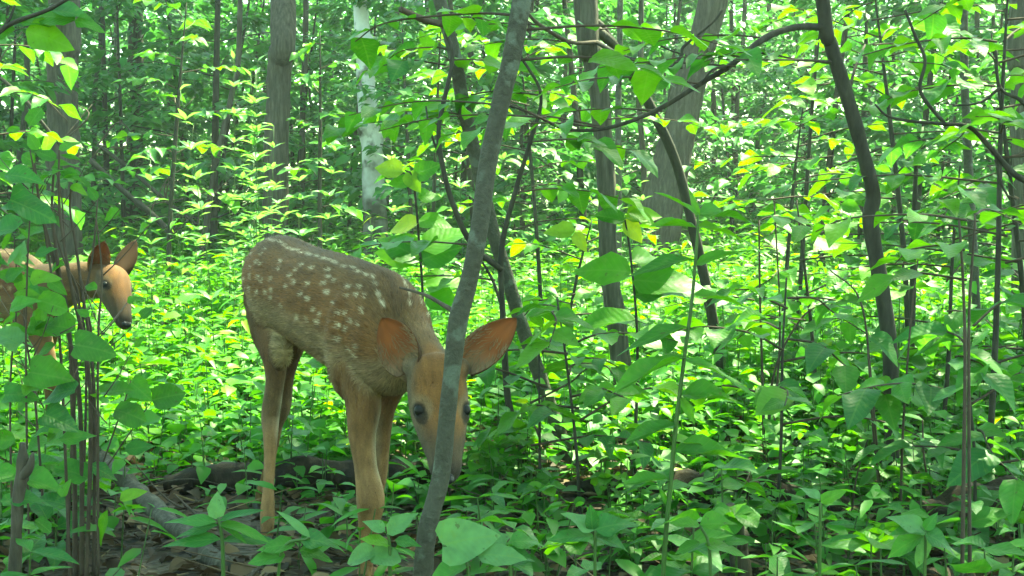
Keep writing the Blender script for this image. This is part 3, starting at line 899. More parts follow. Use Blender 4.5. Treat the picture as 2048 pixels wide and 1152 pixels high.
SEED = [herb_proto("seedling", lb, "plant", "seedlings in the shaded foreground", h, nl, L, kd, cl, wh)
        for (h, nl, L, kd, cl, wh, lb) in ((.12, 6, .07, 'ovate', 'dark', 2, "dark seedling with paired oval leaves"), (.09, 4, .065, 'ovate', 'green', 4, "low four-leaved seedling"), (.17, 8, .075, 'ovate', 'dark', 2, "taller dark seedling with oval leaves"), (.12, 5, .06, 'round', 'green', 5, "round-leaved green seedling"), (.13, 6, .09, 'lance', 'dark', 2, "narrow-leaved dark seedling"))]
scatter(SEED, wedge(100, 2.1, 3.6, -60, 2100, .1, lambda x, y, u: fawn_zone(x, y, u) or (y < 2.5 and 480 < u < 900) or (150 < u < 480 and y < 3.4)))
HERB = [herb_proto("leafy_herb", lb, "plant", "leafy herbs in the sunlit clearing", h, nl, L, kd, cl, wh)
        for (h, nl, L, kd, cl, wh, lb) in ((.27, 8, .10, 'ovate', 'green', 2, "green herb with paired oval leaves"), (.34, 9, .095, 'ovate', 'green', 3, "green herb with leaves in threes"), (.24, 7, .085, 'heart', 'green', 2, "heart-leaved green herb"), (.32, 10, .12, 'lance', 'green', 2, "narrow-leaved green herb"))]
scatter(HERB, wedge(120, 3.3, 8.0, -60, 2120, .16, fawn_zone), .75, 1.25)
FORB = [herb_proto("tall_forb", "tall pale forb with many narrow leaves", "plant", "tall narrow-leaved forbs in the clearing", h, nl, L, 'lance', 'forb', 1, .65)
        for (h, nl, L) in ((1.0, 34, .085), (1.25, 40, .085), (.8, 28, .09))]
def forb_spots():
    out = []
    for u in (470, 490, 505, 520, 540, 560, 585, 610, 640, 455, 430, 525, 515, 500, 550, 600, 880, 905, 860, 1000, 760, 790, 380, 400, 660, 575, 485, 925, 350, 300):
        y = rnd.uniform(4.8, 6.4)
        out.append(((u - 1024) / F * y, y))
    return out + wedge(8, 6, 8.5, 900, 1400, .2)
scatter(FORB, forb_spots(), .55, .85, far_place)
FORB_TALL = herb_proto("tall_forb", "tallest pale forb with many narrow leaves", "plant", "tall narrow-leaved forbs in the clearing", 1.3, 45, .08, 'lance', 'forb', 1, .7)
scatter([FORB_TALL], [((u - 1024) / F * y, y) for u, y in ((512, 5.6), (524, 5.9), (498, 6.2), (470, 6.6))], .88, 1.05, far_place)

#==FAWN==
# ------------------------------------------------------------------ fawns
def coat_material():
    m, nt, out = nodes("fawn_coat")
    a = nt.nodes.new("ShaderNodeAttribute"); a.attribute_name = "coat"
    b = nt.nodes.new("ShaderNodeBsdfPrincipled")
    b.inputs["Roughness"].default_value = 0.8
    b.inputs["Specular IOR Level"].default_value = 0.15
    b.inputs["Sheen Weight"].default_value = 0.05
    b.inputs["Sheen Roughness"].default_value = 0.5
    tc = nt.nodes.new("ShaderNodeTexCoord")
    nz = nt.nodes.new("ShaderNodeTexNoise"); nz.inputs["Scale"].default_value = 420; nz.inputs["Detail"].default_value = 3
    nt.links.new(tc.outputs["Object"], nz.inputs["Vector"])
    g = ramp(nt, nz.outputs["Fac"], [(0.3, (0.85, 0.85, 0.85)), (0.7, (1.12, 1.12, 1.12))])
    nt.links.new(mixrgb(nt, 1.0, a.outputs["Color"], g, 'MULTIPLY'), b.inputs["Base Color"])
    bp = nt.nodes.new("ShaderNodeBump"); bp.inputs["Strength"].default_value = 0.35; bp.inputs["Distance"].default_value = 0.003
    nt.links.new(nz.outputs["Fac"], bp.inputs["Height"])
    nt.links.new(bp.outputs[0], b.inputs["Normal"])
    nt.links.new(b.outputs[0], out.inputs[0])
    return m

def fur_material():
    m, nt, out = nodes("fawn_fur")
    a = nt.nodes.new("ShaderNodeAttribute"); a.attribute_name = "coat"
    n = nt.nodes.new("ShaderNodeAttribute"); n.attribute_name = "skin_normal"
    b = nt.nodes.new("ShaderNodeBsdfPrincipled")
    b.inputs["Roughness"].default_value = 0.65
    b.inputs["Specular IOR Level"].default_value = 0.2
    nt.links.new(a.outputs["Color"], b.inputs["Base Color"])
    nt.links.new(n.outputs["Vector"], b.inputs["Normal"])
    nt.links.new(b.outputs[0], out.inputs[0])
    return m

def simple(name, col, rough, spec=0.5, coat=0.0, trans=None):
    m, nt, out = nodes(name)
    b = nt.nodes.new("ShaderNodeBsdfPrincipled")
    b.inputs["Roughness"].default_value = rough
    b.inputs["Specular IOR Level"].default_value = spec
    b.inputs["Coat Weight"].default_value = coat
    tc = nt.nodes.new("ShaderNodeTexCoord")
    nz = nt.nodes.new("ShaderNodeTexNoise"); nz.inputs["Scale"].default_value = 120
    nt.links.new(tc.outputs["Object"], nz.inputs["Vector"])
    c = ramp(nt, nz.outputs["Fac"], [(0.3, tuple(x * .75 for x in col)), (0.7, tuple(x * 1.2 for x in col))])
    nt.links.new(c, b.inputs["Base Color"])
    nt.links.new(b.outputs[0], out.inputs[0])
    return m

def ear_material():
    m, nt, out = nodes("fawn_ear")
    a = nt.nodes.new("ShaderNodeAttribute"); a.attribute_name = "coat"
    b = nt.nodes.new("ShaderNodeBsdfPrincipled")
    b.inputs["Roughness"].default_value = 0.75
    b.inputs["Specular IOR Level"].default_value = 0.15
    nt.links.new(a.outputs["Color"], b.inputs["Base Color"])
    tr = nt.nodes.new("ShaderNodeBsdfTranslucent")
    nt.links.new(mixrgb(nt, 1.0, a.outputs["Color"], (1.5, 0.8, 0.5), 'MULTIPLY'), tr.inputs[0])
    mx = nt.nodes.new("ShaderNodeMixShader"); mx.inputs[0].default_value = 0.3
    nt.links.new(b.outputs[0], mx.inputs[1]); nt.links.new(tr.outputs[0], mx.inputs[2])
    nt.links.new(mx.outputs[0], out.inputs[0])
    return m

M_COAT, M_FUR, M_EAR = coat_material(), fur_material(), ear_material()
M_EYE = simple("fawn_eye", (0.006, 0.005, 0.004), 0.42, 0.18, 0.0)
M_NOSE = simple("fawn_nose", (0.010, 0.009, 0.009), 0.65, 0.2)
M_HOOF = simple("fawn_hoof", (0.03, 0.025, 0.02), 0.5)
M_EARHAIR = simple("fawn_ear_tuft", (0.42, 0.36, 0.27), 0.9, 0.1)

def npv(v): return np.array(tuple(v), float)

def sweep(name, secs, n=24, k=6):
    """secs: (centre, half height, half width, up). A closed surface and its skeleton samples."""
    C = catmull([s[0] for s in secs], k)
    A = smooth_vals([s[1] for s in secs], k) if len(secs) > 2 else np.linspace(secs[0][1], secs[-1][1], len(C))
    B = smooth_vals([s[2] for s in secs], k) if len(secs) > 2 else np.linspace(secs[0][2], secs[-1][2], len(C))
    Uu = catmull([s[3] for s in secs], k)
    T = np.gradient(C, axis=0); T /= np.linalg.norm(T, axis=1)[:, None]
    Uu = Uu - T * np.sum(Uu * T, 1)[:, None]; Uu /= np.linalg.norm(Uu, axis=1)[:, None]
    S = np.cross(T, Uu)
    th = np.linspace(0, 2 * math.pi, n, endpoint=False)
    V, Fs = [], []
    m = len(C)
    for i in range(m):
        V.append(C[i] + A[i] * np.cos(th)[:, None] * Uu[i] + B[i] * np.sin(th)[:, None] * S[i])
    V = np.vstack(V)
    for i in range(m - 1):
        for j in range(n):
            q = (j + 1) % n
            Fs.append((i * n + j, i * n + q, (i + 1) * n + q, (i + 1) * n + j))
    r0, r1 = min(A[0], B[0]), min(A[-1], B[-1])
    V = np.vstack([V, C[0] - T[0] * r0 * .6, C[-1] + T[-1] * r1 * .6])
    for j in range(n):
        q = (j + 1) % n
        Fs.append((m * n, q, j)); Fs.append((m * n + 1, (m - 1) * n + j, (m - 1) * n + q))
    ln = np.concatenate([[0], np.cumsum(np.linalg.norm(np.diff(C, axis=0), axis=1))])
    return V, Fs, dict(name=name, C=C, T=T, U=Uu, S=S, A=A, B=B, ln=ln, t=ln / ln[-1])

def ear_mesh(base, tip, face, length, width, cup, swap=1):
    """Cupped ear: opening looks along face; inner skin pinkish, outer brown, pale fringe at the base."""
    base, tip = npv(base), npv(tip)
    ax = tip - base; ax /= np.linalg.norm(ax)
    face = npv(face); face = face - ax * np.dot(face, ax); face /= np.linalg.norm(face)
    sd = np.cross(ax, face)
    ns, nc = 14, 12
    inner, outer, CI, CO = [], [], [], []
    for i in range(ns + 1):
        t = i / ns
        w = width / 2 * (math.sin(math.pi * (0.16 + 0.84 * t) ** .95) ** .72 if t < 1 else 0.02)
        w = max(w, width * (0.24 if t < .2 else .012))
        cp = cup * (1 - .65 * t) * (1 if t > .08 else 1)
        for j in range(nc + 1):
            s = j / nc * 2 - 1
            a = s * (1.9 - 1.05 * t)                       # rolled near the base, open towards the tip
            x = w * math.sin(a) / max(math.sin(min(1.9 - 1.05 * t, 1.57)), .3)
            z = -cp * math.cos(a) + .12 * cp
            p = base + ax * length * t + sd * x + face * z + face * (-.10 * length * t * t)
            inner.append(p); outer.append(p - face * .0028 * math.cos(a * .8) - sd * math.sin(a) * -.0015)
            edge = abs(s) ** 3
            pink = np.array([.37, .125, .042]); pale = np.array([.36, .30, .22]); brown = np.array([.12, .07, .04])
            f = max(0, 1 - t * 2.2) * (1 if s * swap > -.2 else .35)
            c = pink * (1 - f * .85) + pale * f * .85
            c = c * (1 - edge * .6) + brown * edge * .6
            c = c * (1 + .16 * math.sin(31 * s + 5 * t) * math.sin(9 * t + 4 * s))
            if t > .93: c = c * .6 + brown * .3
            CI.append(c); CO.append(brown * (1.15 - .45 * edge) * (1 if t < .85 else .7))
    V = np.array(inner + outer)
    Cc = np.array(CI + CO)
    o = len(inner); W = nc + 1
    Fs = []
    for i in range(ns):
        for j in range(nc):
            q = i * W + j
            Fs.append((q, q + 1, q + W + 1, q + W))
            Fs.append((o + q + 1, o + q, o + q + W, o + q + W + 1))
    for i in range(ns):
        for j in (0, nc):
            q = i * W + j
            f = (q, q + W, o + q + W, o + q)
            Fs.append(f if j == 0 else f[::-1])
    for j in range(nc):
        Fs.append((j + 1, j, o + j, o + j + 1))
        q = ns * W + j
        Fs.append((q, q + 1, o + q + 1, o + q))
    return V, Fs, Cc

def mesh_with_coat(name, V, Fs, Cc, mat, parent, smooth=True):
    b = npv(parent.location)
    me = bpy.data.meshes.new(name)
    me.from_pydata((V - b).tolist(), [], Fs)
    a = me.attributes.new("coat", 'FLOAT_COLOR', 'POINT')
    a.data.foreach_set("color", np.hstack([Cc, np.ones((len(Cc), 1))]).astype(np.float32).ravel())
    me.polygons.foreach_set("use_smooth", [smooth] * len(me.polygons))
    me.materials.append(mat)
    me.update()
    return link(name, me, parent)

def ellipsoid(c, ax, n=16, m=10):
    """ax: three axis vectors with lengths."""
    V = [npv(c) + npv(ax[2])]
    Fs = []
    for i in range(1, m):
        p = math.pi * i / m
        for j in range(n):
            a = 2 * math.pi * j / n
            V.append(npv(c) + math.sin(p) * (math.cos(a) * npv(ax[0]) + math.sin(a) * npv(ax[1])) + math.cos(p) * npv(ax[2]))
    V.append(npv(c) - npv(ax[2]))
    for j in range(n): Fs.append((0, 1 + j, 1 + (j + 1) % n))
    for i in range(m - 2):
        for j in range(n):
            q = 1 + i * n
            Fs.append((q + j, q + n + j, q + n + (j + 1) % n, q + (j + 1) % n))
    e = len(V) - 1; q = 1 + (m - 2) * n
    for j in range(n): Fs.append((q + j, e, q + (j + 1) % n))
    return np.array(V), Fs

def sm(x, a, b):
    t = np.clip((x - a) / (b - a), 0, 1)
    return t * t * (3 - 2 * t)

def build_fawn(root, pose, voxel, nfur, seed, brightness=1.0):
    g = np.random.default_rng(seed)
    base = npv(root.location)
    allV, allF, SK, n0 = [], [], [], 0
    for nm, secs in pose['sweeps']:
        V, Fs, sk = sweep(nm, secs)
        allV.append(V); allF += [tuple(i + n0 for i in f) for f in Fs]; n0 += len(V); SK.append(sk)
    for (c, axes) in pose.get('lumps', ()):
        V, Fs = ellipsoid(c, axes)
        allV.append(V); allF += [tuple(i + n0 for i in f) for f in Fs]; n0 += len(V)
    raw = bpy.data.meshes.new("raw")
    raw.from_pydata((np.vstack(allV) - base).tolist(), [], allF)
    tmp = bpy.data.objects.new("raw", raw); COL.objects.link(tmp)
    r = tmp.modifiers.new("r", 'REMESH'); r.mode = 'VOXEL'; r.voxel_size = voxel; r.adaptivity = 0
    s = tmp.modifiers.new("s", 'SMOOTH'); s.factor = .5; s.iterations = pose.get('smooth', 5)
    dg = bpy.context.evaluated_depsgraph_get()
    me = bpy.data.meshes.new_from_object(tmp.evaluated_get(dg))
    bpy.data.objects.remove(tmp); bpy.data.meshes.remove(raw)
    me.name = "body"
    N = len(me.vertices)
    V = np.zeros(N * 3); me.vertices.foreach_get("co", V); V = V.reshape(-1, 3) + base
    NR = np.zeros(N * 3); me.vertices.foreach_get("normal", NR); NR = NR.reshape(-1, 3)
    # nearest skeleton sample for every vertex
    cs = np.vstack([k["C"] for k in SK]); rad = np.concatenate([(k["A"] + k["B"]) / 2 for k in SK])
    sid = np.concatenate([np.full(len(k["C"]), i) for i, k in enumerate(SK)]); jj = np.concatenate([np.arange(len(k["C"])) for k in SK])
    best = np.full(N, 1e9); bi = np.zeros(N, int)
    for q in range(len(cs)):
        dd = np.linalg.norm(V - cs[q], axis=1) / rad[q]
        m_ = dd < best; best[m_] = dd[m_]; bi[m_] = q
    part = sid[bi]; pj = jj[bi]
    col = np.zeros((N, 3)); flow = np.zeros((N, 3)); flen = np.full(N, .007)
    up = np.zeros(N); sdv = np.zeros(N); tt = np.zeros(N); ln = np.zeros(N)
    for i, k in enumerate(SK):
        w = part == i
        j = pj[w]; dv = V[w] - k["C"][j]
        up[w] = np.sum(dv * k["U"][j], 1) / k["A"][j]; sdv[w] = np.sum(dv * k["S"][j], 1) / k["B"][j]
        extra = np.sum(dv * k["T"][j], 1)
        ln[w] = k["ln"][j] + extra; tt[w] = ln[w] / k["ln"][-1]
        flow[w] = k["T"][j]
    ang = np.arctan2(sdv, up); aa = np.abs(ang)
    L = lambda *c: np.array(c)
    back, flank, cream, red = L(.150, .088, .038), L(.205, .100, .036), L(.42, .33, .19), L(.26, .115, .034)
    spot = L(.62, .55, .43)
    mott = (np.sin(V[:, 0] * 61 + 3 * np.sin(V[:, 2] * 47)) * np.sin(V[:, 2] * 53 + V[:, 1] * 37))
    def mixc(a, b, f): return a * (1 - f)[:, None] + b * f[:, None]
    names = [k["name"] for k in SK]
    for i, k in enumerate(SK):
        w = part == i
        if not w.any(): continue
        nm = k["name"]; t = tt[w]; a = aa[w]; n_ = w.sum()
        if nm == 'trunk':
            c = mixc(np.tile(back, (n_, 1)), flank, sm(a, .45, 1.15))
            c = mixc(c, red, .5 * sm(t, .7, 1.0) * sm(a, .5, 1.2))
            c = mixc(c, L(.33, .25, .165), sm(a, 1.5, 1.95))
            c = mixc(c, L(.085, .052, .026), (1 - sm(a, .05, .22)) * .75)
            c = mixc(c, cream, sm(a, 2.35, 2.7))
            flen[w] = .012
        elif nm == 'neck':
            c = mixc(np.tile(L(.20, .125, .068), (n_, 1)), L(.24, .17, .10), sm(a, 1.4, 2.4))
            flen[w] = .010
        elif nm == 'head':
            c = np.tile(L(.25, .125, .048), (n_, 1))                       # forehead, top of the face
            side = sm(a, .75, 1.4)
            c = mixc(c, L(.15, .118, .082), side)
            c = mixc(c, L(.085, .07, .055), sm(1 - t, .5, .8) * .85)          # greyer towards the muzzle
            c = mixc(c, cream, sm(a, 2.2, 2.8) * .8)
            c = mixc(c, L(.045, .036, .03), sm(1 - t, .86, .95) * (1 - .5 * sm(a, 1.6, 2.4)))
            flen[w] = .0055
        elif nm.startswith('fore'):
            c = mixc(np.tile(L(.22, .125, .058), (n_, 1)), L(.34, .205, .105), sm(t, .25, .55))
            inn = np.sum((V[w] - k["C"][pj[w]]) * npv(pose[nm + '_in']), 1) / k["A"][pj[w]]
            c = mixc(c, L(.50, .43, .33), sm(inn, .35, .8) * sm(t, .22, .30) * (1 - sm(t, .52, .66)))
            flen[w] = .006 + .004 * (1 - sm(t, .1, .4))
        elif nm.startswith('hind'):
            c = mixc(np.tile(L(.185, .105, .055), (n_, 1)), L(.225, .155, .095), sm(t, .25, .45))
            c = mixc(c, L(.34, .205, .105), sm(t, .5, .68))
            inn = np.sum((V[w] - k["C"][pj[w]]) * npv(pose[nm + '_in']), 1) / k["A"][pj[w]]
            c = mixc(c, L(.55, .5, .42), sm(inn, .3, .8) * sm(t, .38, .46) * (1 - sm(t, .58, .66)))
            flen[w] = .006 + .005 * (1 - sm(t, .1, .4))
        else:
            c = np.tile(flank, (n_, 1)); flen[w] = .014
        col[w] = c
    # smooth the borders between body parts
    E = np.zeros(len(me.edges) * 2, int); me.edges.foreach_get("vertices", E); E = E.reshape(-1, 2)
    deg = np.bincount(E.ravel(), minlength=N).astype(float)[:, None] + 1e-9
    for _ in range(14):
        acc = np.zeros_like(col); accf = np.zeros_like(flow)
        np.add.at(acc, E[:, 0], col[E[:, 1]]); np.add.at(acc, E[:, 1], col[E[:, 0]])
        np.add.at(accf, E[:, 0], flow[E[:, 1]]); np.add.at(accf, E[:, 1], flow[E[:, 0]])
        col = .5 * col + .5 * acc / deg; flow = .5 * flow + .5 * accf / deg
    col *= (1 + .10 * mott)[:, None]
    # spots: a row each side of the spine and scattered ones over the flanks
    k = SK[names.index('trunk')]
    sp = []
    total = k["ln"][-1]
    x = .055
    while x < total * .97:
        for s_ in (-1, 1): sp.append((x + g.uniform(-.004, .004), s_ * (.36 + g.uniform(-.05, .05)), g.uniform(.006, .009), g.uniform(.0036, .005)))
        x += g.uniform(.019, .027)
    pts = []
    tries_ = 0
    while len(pts) < 125 and tries_ < 4000:
        tries_ += 1
        q = (g.uniform(.06, .97) * total, g.choice((-1, 1)) * g.uniform(.62, 1.72))
        if all(abs(q[0] - p[0]) > .018 or abs(q[1] - p[1]) > .14 or q[1] * p[1] < 0 for p in pts): pts.append(q)
    sp += [(a_, b_, g.uniform(.0045, .007), g.uniform(.0032, .0046)) for a_, b_ in pts]
    Rj = np.interp(ln, k["ln"], (k["A"] + k["B"]) / 2)
    isb = np.isin(part, [i for i, n_ in enumerate(names) if n_ == 'trunk' or n_.startswith('hind') or n_.startswith('fore')])
    # position of every vertex in the trunk's own frame
    tj = np.zeros(N, int); bd = np.full(N, 1e9)
    for q in range(len(k["C"])):
        dd = np.abs(np.sum((V - k["C"][q]) * k["T"][q], 1)); 
        m_ = dd < bd; bd[m_] = dd[m_]; tj[m_] = q
    dv = V - k["C"][tj]
    lnT = k["ln"][tj] + np.sum(dv * k["T"][tj], 1)
    angT = np.arctan2(np.sum(dv * k["S"][tj], 1) / k["B"][tj], np.sum(dv * k["U"][tj], 1) / k["A"][tj])
    rT = np.linalg.norm(dv, axis=1)
    for (x0, a0, rl, rw) in sp:
        dx = (lnT - x0) / rl; da = (angT - a0) * rT / rw
        f = (1 - sm(np.sqrt(dx * dx + da * da), .45, 1.55)) * isb * (rT < .16)
        col = mixc(col, spot, f * .92)
    # hair lies in streaks along its flow
    tab = g.normal(0, 1, (256, 256))
    def vnoise(a_, b_):
        i0, j0 = np.floor(a_).astype(int), np.floor(b_).astype(int)
        fa, fb = a_ - i0, b_ - j0
        fa, fb = fa * fa * (3 - 2 * fa), fb * fb * (3 - 2 * fb)
        q_ = lambda i_, j_: tab[i_ % 256, j_ % 256]
        return (q_(i0, j0) * (1 - fa) + q_(i0 + 1, j0) * fa) * (1 - fb) + (q_(i0, j0 + 1) * (1 - fa) + q_(i0 + 1, j0 + 1) * fa) * fb
    rl_ = np.linalg.norm(V - np.vstack([k_["C"] for k_ in SK])[bi], axis=1)
    st_ = vnoise(ln / .016 + part * 17, ang * rl_ / .0045) * .6 + vnoise(ln / .05 + 9, ang * rl_ / .02) * .5
    col = col * np.clip(1 + .20 * st_, .55, 1.5)[:, None]
    # eyes: dark rim, then a paler ring
    for (e, r_) in pose['eyes']:
        dd = np.linalg.norm(V - npv(e), axis=1)
        isH = part == names.index('head')
        col = mixc(col, L(.27, .215, .15), (1 - sm(dd, r_ * 2.0, r_ * 2.9)) * isH * .55)
        for (off, rr_, st_) in ((0, 1.0, .97), (.012, .8, .8), (.021, .5, .45)):
            dd = np.linalg.norm(V - npv(e) - npv(pose['down']) * off - npv(pose['nose'][1]) * off * .5, axis=1)
            col = mixc(col, L(.016, .013, .011), (1 - sm(dd, r_ * 1.15 * rr_, r_ * 1.7 * rr_)) * isH * st_)
    col = np.clip(col * brightness, 0.005, .9)
    a = me.attributes.new("coat", 'FLOAT_COLOR', 'POINT')
    a.data.foreach_set("color", np.hstack([col, np.ones((N, 1))]).astype(np.float32).ravel())
    me.polygons.foreach_set("use_smooth", [True] * len(me.polygons))
    me.materials.clear(); me.materials.append(M_COAT)
    link("body", me, root)
    # short fur
    me.calc_loop_triangles()
    T3 = np.zeros(len(me.loop_triangles) * 3, int); me.loop_triangles.foreach_get("vertices", T3); T3 = T3.reshape(-1, 3)
    ar = np.linalg.norm(np.cross(V[T3[:, 1]] - V[T3[:, 0]], V[T3[:, 2]] - V[T3[:, 0]]), axis=1)
    ti = g.choice(len(T3), nfur, p=ar / ar.sum())
    b1, b2 = g.uniform(0, 1, nfur), g.uniform(0, 1, nfur)
    fl = b1 + b2 > 1; b1[fl], b2[fl] = 1 - b1[fl], 1 - b2[fl]
    w3 = np.stack([1 - b1 - b2, b1, b2], 1)[:, :, None]
    pos = (V[T3[ti]] * w3).sum(1); nrm = (NR[T3[ti]] * w3).sum(1); nrm /= np.linalg.norm(nrm, axis=1)[:, None] + 1e-9
    fc = (col[T3[ti]] * w3).sum(1) * np.clip(g.normal(1.0, .25, nfur), .45, 1.8)[:, None]
    fd = (flow[T3[ti]] * w3).sum(1); fd = fd - nrm * np.sum(fd * nrm, 1)[:, None]
    fd = fd / (np.linalg.norm(fd, axis=1)[:, None] + 1e-9) + g.normal(0, .10, (nfur, 3)); fd[:, 2] -= .18
    Lf = (flen[T3[ti]] * w3[:, :, 0]).sum(1) * g.uniform(.7, 1.4, nfur)
    keep = np.ones(nfur, bool)
    for (e, r_) in pose['eyes']: keep &= np.linalg.norm(pos - npv(e), axis=1) > r_ * 1.45
    keep &= np.linalg.norm(pos - npv(pose['nose'][0]), axis=1) > .012
    pos, nrm, fc, fd, Lf = pos[keep], nrm[keep], fc[keep], fd[keep], Lf[keep]
    n = len(pos)
    d1 = fd * .92 + nrm * .38; d1 /= np.linalg.norm(d1, axis=1)[:, None]
    sd = np.cross(d1, nrm); sd /= np.linalg.norm(sd, axis=1)[:, None] + 1e-9
    wd = g.uniform(.0005, .0010, n)[:, None]
    p0 = pos - nrm * .0008
    tip = p0 + d1 * Lf[:, None] - nrm * (.12 * Lf)[:, None]
    FV = np.stack([p0 - sd * wd, p0 + sd * wd, tip], 1).reshape(-1, 3) - base
    fm = bpy.data.meshes.new("fur")
    fm.vertices.add(3 * n); fm.vertices.foreach_set("co", FV.ravel())
    fm.loops.add(3 * n); fm.loops.foreach_set("vertex_index", np.arange(3 * n, dtype=np.int32))
    fm.polygons.add(n); fm.polygons.foreach_set("loop_start", np.arange(n, dtype=np.int32) * 3)
    a = fm.attributes.new("coat", 'FLOAT_COLOR', 'POINT')
    a.data.foreach_set("color", np.repeat(np.hstack([np.clip(fc, 0, 1), np.ones((n, 1))]), 3, axis=0).astype(np.float32).ravel())
    a = fm.attributes.new("skin_normal", 'FLOAT_VECTOR', 'POINT')
    a.data.foreach_set("vector", np.repeat(nrm + g.normal(0, .30, (n, 3)), 3, axis=0).astype(np.float32).ravel())
    fm.materials.append(M_FUR)
    fm.update(calc_edges=True)
    o = link("fur", fm, root); o["kind"] = "stuff"
    # ears, eyes, nose, hooves
    for i, e in enumerate(pose['ears']):
        V_, F_, C_ = ear_mesh(*e)
        eo = mesh_with_coat("ear", V_, F_, C_ * brightness, M_EAR, root)
        hv, hf, hc = [], [], []
        ax_ = npv(e[1]) - npv(e[0]); ax_ /= np.linalg.norm(ax_)
        fc_ = npv(e[2]) - ax_ * np.dot(npv(e[2]), ax_); fc_ /= np.linalg.norm(fc_)
        W_ = 13
        for q in range(520):
            ii = g.integers(1, 9); jx = g.integers(0, 13)
            if g.uniform() > 1.1 - ii * .11 and 2 < jx < 10: continue
            p_ = V_[ii * W_ + jx]
            inward = V_[ii * W_ + 6] - p_
            inward = inward / (np.linalg.norm(inward) + 1e-6)
            dd_ = ax_ * g.uniform(.5, 1) + fc_ * g.uniform(.1, .5) + inward * g.uniform(0, .6) + g.normal(0, .15, 3)
            dd_ /= np.linalg.norm(dd_)
            w_ = np.cross(dd_, fc_); w_ /= np.linalg.norm(w_) + 1e-6
            ln_ = g.uniform(.008, .019)
            k0 = len(hv)
            hv += [p_ - w_ * .0005, p_ + w_ * .0005, p_ + dd_ * ln_]; hf.append((k0, k0 + 1, k0 + 2)); hc += [np.array([.42, .34, .24]) * g.uniform(.6, 1.1)] * 3
        ho = mesh_with_coat("ear_hair", np.array(hv), hf, np.array(hc) * brightness, M_EAR, root)
        ho.parent = eo; ho["kind"] = "stuff"
    for (e, r_) in pose['eyes']:
        V_, F_ = ellipsoid(e, (Vector((r_, 0, 0)), Vector((0, r_, 0)), Vector((0, 0, r_))), 20, 12)
        mb = MB(); mb.add(V_, F_); mb.build("eye", M_EYE, root, root.location)
    c, n_, dn, s_ = pose['nose']
    mb = MB()
    V_, F_ = ellipsoid(c, (s_ * .0135, n_ * .008, dn * .010), 18, 10); mb.add(V_, F_)
    nose = mb.build("nose", M_NOSE, root, root.location)
    mb = MB()
    for q in (-1, 1):
        V_, F_ = ellipsoid(c + s_ * .0075 * q + n_ * .0065 + dn * .001, (s_ * .0032, n_ * .002, dn * .0042), 10, 6); mb.add(V_, F_)
    mb.build("nostrils", M_HOOF, nose, (0, 0, 0)).location = -root.location
    for (h_, fw) in pose['hooves']:
        mb = MB()
        f_ = Vector(fw).normalized(); l_ = f_.cross(Vector((0, 0, 1)))
        for q in (-1, 1):
            b_ = Vector(h_) + l_ * .007 * q
            pts = [b_ + Vector((0, 0, .026)) - f_ * .004, b_ + Vector((0, 0, .012)) + f_ * .004, b_ + f_ * .010, b_ + f_ * .020 + Vector((0, 0, -.001))]
            mb.tube(pts, [.0075, .0085, .008, .003], 8, 3)
        mb.build("hoof", M_HOOF, root, root.location)

